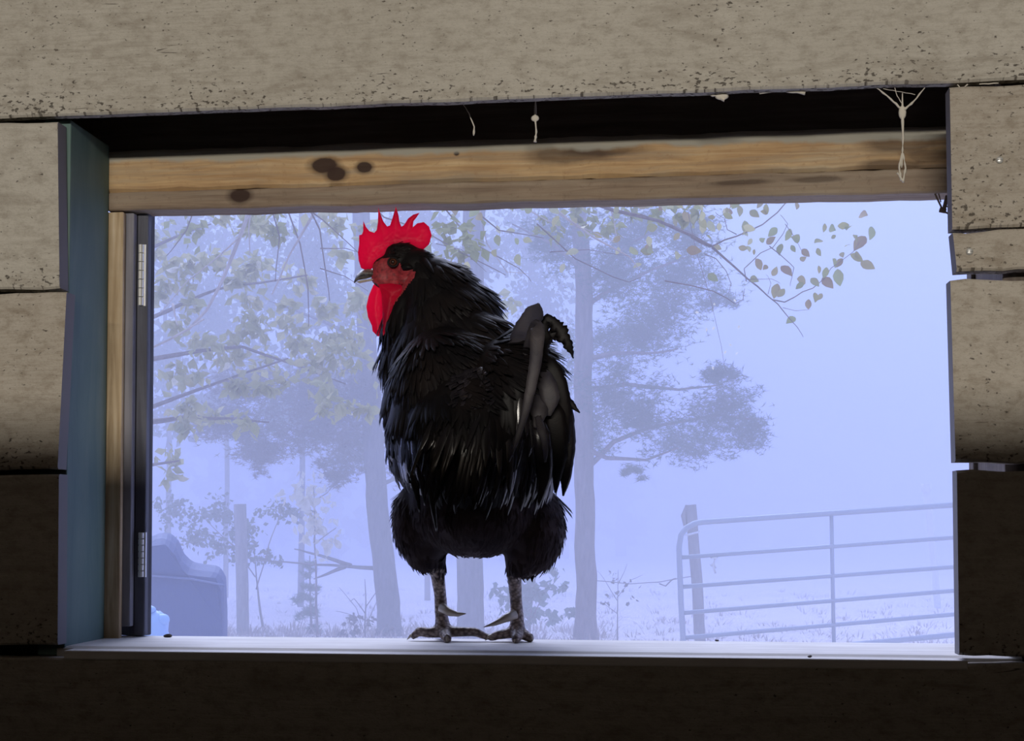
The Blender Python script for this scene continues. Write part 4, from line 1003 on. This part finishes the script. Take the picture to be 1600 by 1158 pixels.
# hazy trees between the near ones and the far side
for k, (x, d, lab, blobs) in enumerate((
        (262, 23, 'hazy rounded tree rising behind the covered machine', [(265, 420, 50, 70), (250, 540, 50, 60), (300, 480, 50, 60), (270, 640, 50, 50), (280, 350, 60, 40)]),
        (352, 25, 'hazy bushy tree rising behind the upright fence post', [(350, 380, 60, 60), (340, 500, 56, 60), (380, 570, 60, 50), (330, 620, 46, 40), (400, 440, 50, 50)]),
        (470, 22, 'hazy broad tree standing behind the small conifer', [(470, 390, 70, 60), (450, 490, 60, 60), (510, 560, 60, 60), (460, 640, 60, 40), (530, 460, 50, 50)]),
        (668, 24, 'hazy narrow tree standing behind the rooster\'s neck', [(660, 350, 60, 50), (690, 430, 60, 50), (650, 520, 50, 50), (760, 400, 40, 40)]),
        (830, 26, 'hazy tree standing between the rooster\'s tail and the slim pine', [(830, 370, 60, 60), (850, 470, 50, 60), (800, 520, 40, 40), (840, 600, 44, 50), (870, 690, 30, 40)]))):
    yb = HORIZON + 1.35 * F_PX / d; gp = atd(x, yb, d)
    o = tag(empty('hazy_tree', (gp.x, gp.y, 0)), lab, 'tree', 'hazy trees behind the pines')
    branch(o, [V((gp.x, gp.y, -0.1)), atd(x + 3, 700, d), atd(x - 4, 500, d), atd(x, 330, d)], 0.055, 0.03, M_BARK2, 'trunk', 8)
    for (bx, by, rx, ry_) in blobs[:4]: branch(o, [atd(x, by + 60, d), atd((x + bx) / 2, by + 20, d), atd(bx, by, d)], 0.04, 0.012, M_BARK2)
    mb = MB()
    for p in blob_points(blobs, d, 2600, 0.6): leafquad(mb, p, rnd.uniform(0.10, 0.18))
    mb.build('foliage', M_FAR, o, kind='stuff')

# far line of trees across the field
M_FARB = bark('far_bark', (0.10, 0.08, 0.08), (0.15, 0.12, 0.12))
far = [(250, 640, 52), (330, 560, 50), (420, 600, 55), (520, 560, 48), (610, 590, 54), (700, 540, 52), (790, 570, 50), (880, 600, 54), (970, 610, 58), (1060, 700, 70), (1150, 720, 74), (1240, 730, 78), (1330, 740, 76), (1420, 735, 80), (1500, 740, 78), (160, 600, 50)]
for k, (x, ytop, d) in enumerate(far):
    yb = HORIZON + 1.35 * F_PX / d; gp = atd(x, yb, d)
    o = tag(empty('far_tree', (gp.x, gp.y, 0)), 'grey tree barely showing in the fog across the field past the gate' if x > 1010 else 'grey tree showing faintly through the fog behind the nearer pines', 'tree', 'far trees past the gate' if x > 1010 else 'far trees behind the pines')
    branch(o, [V((gp.x, gp.y, -0.1)), atd(x + 2, (yb + ytop) / 2, d), atd(x, ytop, d)], 0.25, 0.08, M_FARB, 'trunk', 8)
    mb = MB(); h = yb - ytop
    for p in blob_points([(x, ytop + h * 0.15, 26, h * 0.14), (x - 18, ytop + h * 0.38, 36, h * 0.15), (x + 20, ytop + h * 0.42, 36, h * 0.15), (x, ytop + h * 0.62, 44, h * 0.15), (x, ytop + h * 0.82, 40, h * 0.10)], d, 420, 1.5): leafquad(mb, p, rnd.uniform(0.5, 0.8))
    mb.build('foliage', M_FAR, o, kind='stuff')

# ------------------------------------------------------------------ gate and posts
M_GALV = mat('galvanised_tube', (0.36, 0.40, 0.46), 0.45, Metallic=0.35)
M_POST = bark('grey_post_wood', (0.26, 0.23, 0.22), (0.36, 0.33, 0.31))
M_WHITE = mat('white_post', (0.80, 0.80, 0.80), 0.6)
GD = 12.0
def gp(x, y):                           # gate plane: its far end swings a little away
    return atd(x, y, GD + (x - 1063) / 430 * 0.25)
gate = tag(empty('field_gate', (gp(1066, 1035).x, gp(1066, 1035).y, 0)), 'galvanised six-bar tube gate sagging toward its latch end', 'gate')
XR = 1700
left_y = [818, 871, 917, 958, 997, 1033]; right_y = [789, 840, 886, 923, 960, 992]
def ry(i, x): return left_y[i] + (right_y[i] - left_y[i]) * (x - 1066) / (1492 - 1066)
# outer frame: bottom bar, rounded corner, top bar
P = [gp(XR, ry(0, XR)), gp(1300, ry(0, 1300)), gp(1098, ry(0, 1098))]
for a in (20, 45, 70): P.append(gp(1096 - 34 * math.sin(math.radians(a)), ry(0, 1096) + 30 - 30 * math.cos(math.radians(a)) + 0.5))
P += [gp(1061, 856), gp(1064, 940), gp(1068, 1010)]
for a in (20, 45, 70): P.append(gp(1068 + 18 * (1 - math.cos(math.radians(a))), 1016 + 18 * math.sin(math.radians(a))))
P += [gp(1100, ry(5, 1100)), gp(1300, ry(5, 1300)), gp(XR, ry(5, XR))]
mb = MB(); mb.tube(P, 0.026, 10); mb.build('frame', M_GALV, gate, True)
for i in range(1, 5):
    x0 = 1062 + i * 1.3
    mb = MB(); mb.tube([gp(x0, ry(i, x0)), gp(1300, ry(i, 1300)), gp(XR, ry(i, XR))], 0.020, 8); mb.build('rail', M_GALV, gate, True)
for x in (1300, 1545, XR):
    mb = MB(); mb.tube([gp(x - 1, ry(0, x)), gp(x + 3, ry(5, x))], 0.018 if x < XR else 0.026, 8); mb.build('upright', M_GALV, gate, True)
mb = MB(); mb.tube([gp(1118, 866), gp(1117, 876), gp(1114, 884), gp(1118, 896)], 0.010, 6); mb.tube([gp(1110, 884), gp(1116, 880), gp(1118, 888)], 0.012, 6); mb.tube([gp(1116, 872) + V((0.03 * math.cos(a), 0.034 * math.sin(a), 0)) for a in [i * 0.7 for i in range(10)]], 0.007, 6)
mb.build('latch_chain', M_STEEL, gate, True)
def post(label, top, base_px, d, r, m, lean=None, cap=None, name='fence_post', notch=True):
    b = ground(*base_px) if d is None else atd(base_px[0], base_px[1], d)
    b = V((b.x, b.y, 0)); dd = (b - CAM).dot(FW); tp = atd(*top, dd)
    o = tag(empty(name, b), label, 'post', 'fence posts in the field')
    Q = wobble([b + V((0, 0, -0.2)), lerp(b, tp, 0.5), tp], 0.012, 5); mb = MB()
    mb.tube(Q, [r * (1 + 0.08 * noise.noise(V((i * 1.3, r * 50, 0)))) for i in range(len(Q))], 10); mb.build('post_shaft', m, o, True)
    if notch:
        mb = MB(); mb.tube([tp + V((-r * 0.9, -0.01, -0.25)), tp + V((-r * 1.25, -0.01, -0.12)), tp + V((-r * 0.7, 0, 0.0))], [0.02, 0.03, 0.012], 6); mb.build('splinter', m, o, True)
    if cap: mb = MB(); mb.tube([tp + V((0, 0, -0.12)), tp + V((0, 0, 0.01))], r * 1.35, 10); mb.build('cap', M_WHITE, o, True)
    return o, b, tp
po, pb, ptp = post('leaning grey wooden post behind the gate\'s latch end', (1079, 789), (1097, 1012), None, 0.062, M_POST)
mb = MB(); q = lerp(ptp, pb, 0.20); mb.tube([q + V((0.075 * math.cos(a), 0.075 * math.sin(a), 0.02 * math.cos(a))) for a in [i * 0.42 for i in range(16)]], 0.012, 6); mb.build('rope_loop', M_WHITE, po, True)
post('upright grey wooden post beside the covered machine', (375, 788), (380, 993), None, 0.078, M_POST, notch=False)
post('slim white post with a pale cap standing beyond the gate', (1447, 757), (1467, 950), None, 0.055, M_WHITE, cap=True, notch=False)
M_WIRE = mat('rusty_wire', (0.20, 0.17, 0.17), 0.6)
a_ = ground(915, 1003); 
mb = MB(); d1 = (V((a_.x, a_.y, 0)) - CAM).dot(FW); d2 = (pb - CAM).dot(FW)
mb.tube(wobble([atd(930, 908, d1), atd(985, 912, lerp(d1, d2, 0.4)), atd(1030, 910, lerp(d1, d2, 0.8)), atd(1087, 900, d2)], 0.012, 5), 0.006, 5)
mb.tube([atd(1030, 912, 13.6), atd(1040, 916, 13.6), atd(1050, 906, 13.6), atd(1056, 904, 13.6)], 0.008, 5)
tag(mb.build('fence_wire', M_WIRE), 'sagging fence wire strung between the slim pine and the leaning post', 'wire')

# ------------------------------------------------------------------ covered machine and sack beside the hatch
M_TARP = mat('blue_tarp', (0.085, 0.115, 0.26), 0.55); t = NT(M_TARP); n = t.noise(t.coords('Object', (1, 1, 0.3)), 5, 4); t.bump(n, 0.5, 0.03)
TD2 = 8.2
prof = [(355, 1130), (356, 960), (354, 905), (345, 888), (318, 885), (300, 882), (286, 868), (276, 846), (262, 832), (246, 834), (226, 842), (180, 850), (120, 862), (60, 880), (40, 920), (36, 1130)]
TARP_DIR = ray(330, 900); TARP_DIR = TARP_DIR / TARP_DIR.y        # parked at an angle to the barn
mb = MB(); K = 8; n = len(prof)
base_z = 0.0
for j in range(K + 1):
    t_ = j / K; dY = -0.05 + 0.85 * t_
    inset = 0.10 * (abs(t_ - 0.5) * 2) ** 4
    for i, (x, y) in enumerate(prof):
        p = atd(x, y, TD2) + V((TARP_DIR.x * dY, dY, 0))
        if i in (0, n - 1): p.z = 0.0
        cx = atd(200, 950, TD2).x + TARP_DIR.x * dY
        p.x = cx + (p.x - cx) * (1 - inset) + 0.012 * noise.noise(V((p.x * 3, dY * 4, p.z * 3)))
        p.z = p.z * (1 - inset * 0.8) if p.z > 0 else 0.0
        p.y += 0.02 * noise.noise(V((p.x * 5, p.z * 5, dY)))
        mb.v.append(tuple(p))
for j in range(K):
    for i in range(n - 1):
        a = j * n + i; mb.f.append((a, a + 1, a + n + 1, a + n)); mb.m.append(0)
mb.f.append(tuple(range(n))); mb.f.append(tuple(K * n + i for i in range(n))[::-1]); mb.m += [0, 0]
mach = tag(empty('covered_machine', (atd(200, 950, TD2).x, atd(200, 950, TD2).y + 0.6, 0)), 'bulky machine under a dark blue tarpaulin, tall at its shutter end', 'machine')
o = mb.build('tarpaulin', M_TARP, mach); bv = o.modifiers.new('b', 'BEVEL'); bv.width = 0.03; bv.segments = 2
mb = MB(); mb.tube([V((v[0], v[1], v[2])) + V((0, -0.012, 0)) for v in [tuple(lerp(V(mb_), V((mb_[0], mb_[1], mb_[2])), 1)) for mb_ in [atd(x, y, TD2 - 0.06) for (x, y) in ((352, 915), (300, 905), (240, 900), (160, 905), (44, 930))]]], 0.008, 6); mb.build('tie_rope', mat('tie_rope', (0.15, 0.18, 0.33), 0.8), mach)
M_SACK = mat('pale_blue_plastic', (0.32, 0.52, 0.85), 0.35)
SD = 6.6
c_ = atd(240, 985, SD); sk = tag(empty('plastic_sack', (c_.x, c_.y, 0)), 'pale blue plastic sack with a crumpled top beside the covered machine', 'sack')
mb = MB(); n = 14; rows = [(0.0, 0.20), (0.12, 0.22), (0.45, 0.20), (0.66, 0.13), (0.76, 0.085), (0.82, 0.065), (0.86, 0.072), (0.90, 0.06), (0.925, 0.03)]
for (z, r) in rows:
    for i in range(n):
        a = 2 * math.pi * i / n; rr = r * (1 + 0.22 * noise.noise(V((math.cos(a) * 2, math.sin(a) * 2, z * 9))))
        mb.v.append((c_.x + rr * math.cos(a), c_.y + rr * math.sin(a), z + 0.015 * noise.noise(V((a, z * 8, 1)))  if z > 0 else 0))
for j in range(len(rows) - 1):
    for i in range(n): i2 = (i + 1) % n; mb.f.append((j * n + i, j * n + i2, (j + 1) * n + i2, (j + 1) * n + i)); mb.m.append(0)
mb.f.append(tuple(range(n))[::-1]); mb.f.append(tuple((len(rows) - 1) * n + i for i in range(n))); mb.m += [0, 0]
mb.build('sack_body', M_SACK, sk, True)
mb = MB(); mb.ellipsoid(c_ + V((0.055, -0.02, 0.885 - c_.z)), (0.035, 0.03, 0.03), 10, 7); mb.ellipsoid(c_ + V((-0.02, -0.03, 0.935 - c_.z)), (0.045, 0.03, 0.022), 10, 7); mb.build('bunched_top', M_SACK, sk, True)

# ------------------------------------------------------------------ morning fog
fm = bpy.data.materials.new('fog'); fm.use_nodes = True; nt = fm.node_tree; nt.nodes.clear()
out = nt.nodes.new('ShaderNodeOutputMaterial'); vs_ = nt.nodes.new('ShaderNodeVolumeScatter')
vs_.inputs['Color'].default_value = (1.0, 1.0, 1.0, 1); vs_.inputs['Density'].default_value = FOG_DENSITY; vs_.inputs['Anisotropy'].default_value = 0.0
ab_ = nt.nodes.new('ShaderNodeVolumeAbsorption'); ab_.inputs['Color'].default_value = (0.32, 0.42, 0.82, 1); ab_.inputs['Density'].default_value = FOG_DENSITY
ad_ = nt.nodes.new('ShaderNodeAddShader'); nt.links.new(vs_.outputs[0], ad_.inputs[0]); nt.links.new(ab_.outputs[0], ad_.inputs[1])
nt.links.new(ad_.outputs[0], out.inputs['Volume'])
mb = MB(); mb.box((-72, 0.6, -0.2), (72, 125, 7.2)); 
tag(mb.build('morning_fog', fm), 'thin blue morning fog lying over the field', 'fog', kind='stuff')
S.cycles.volume_bounces = 4
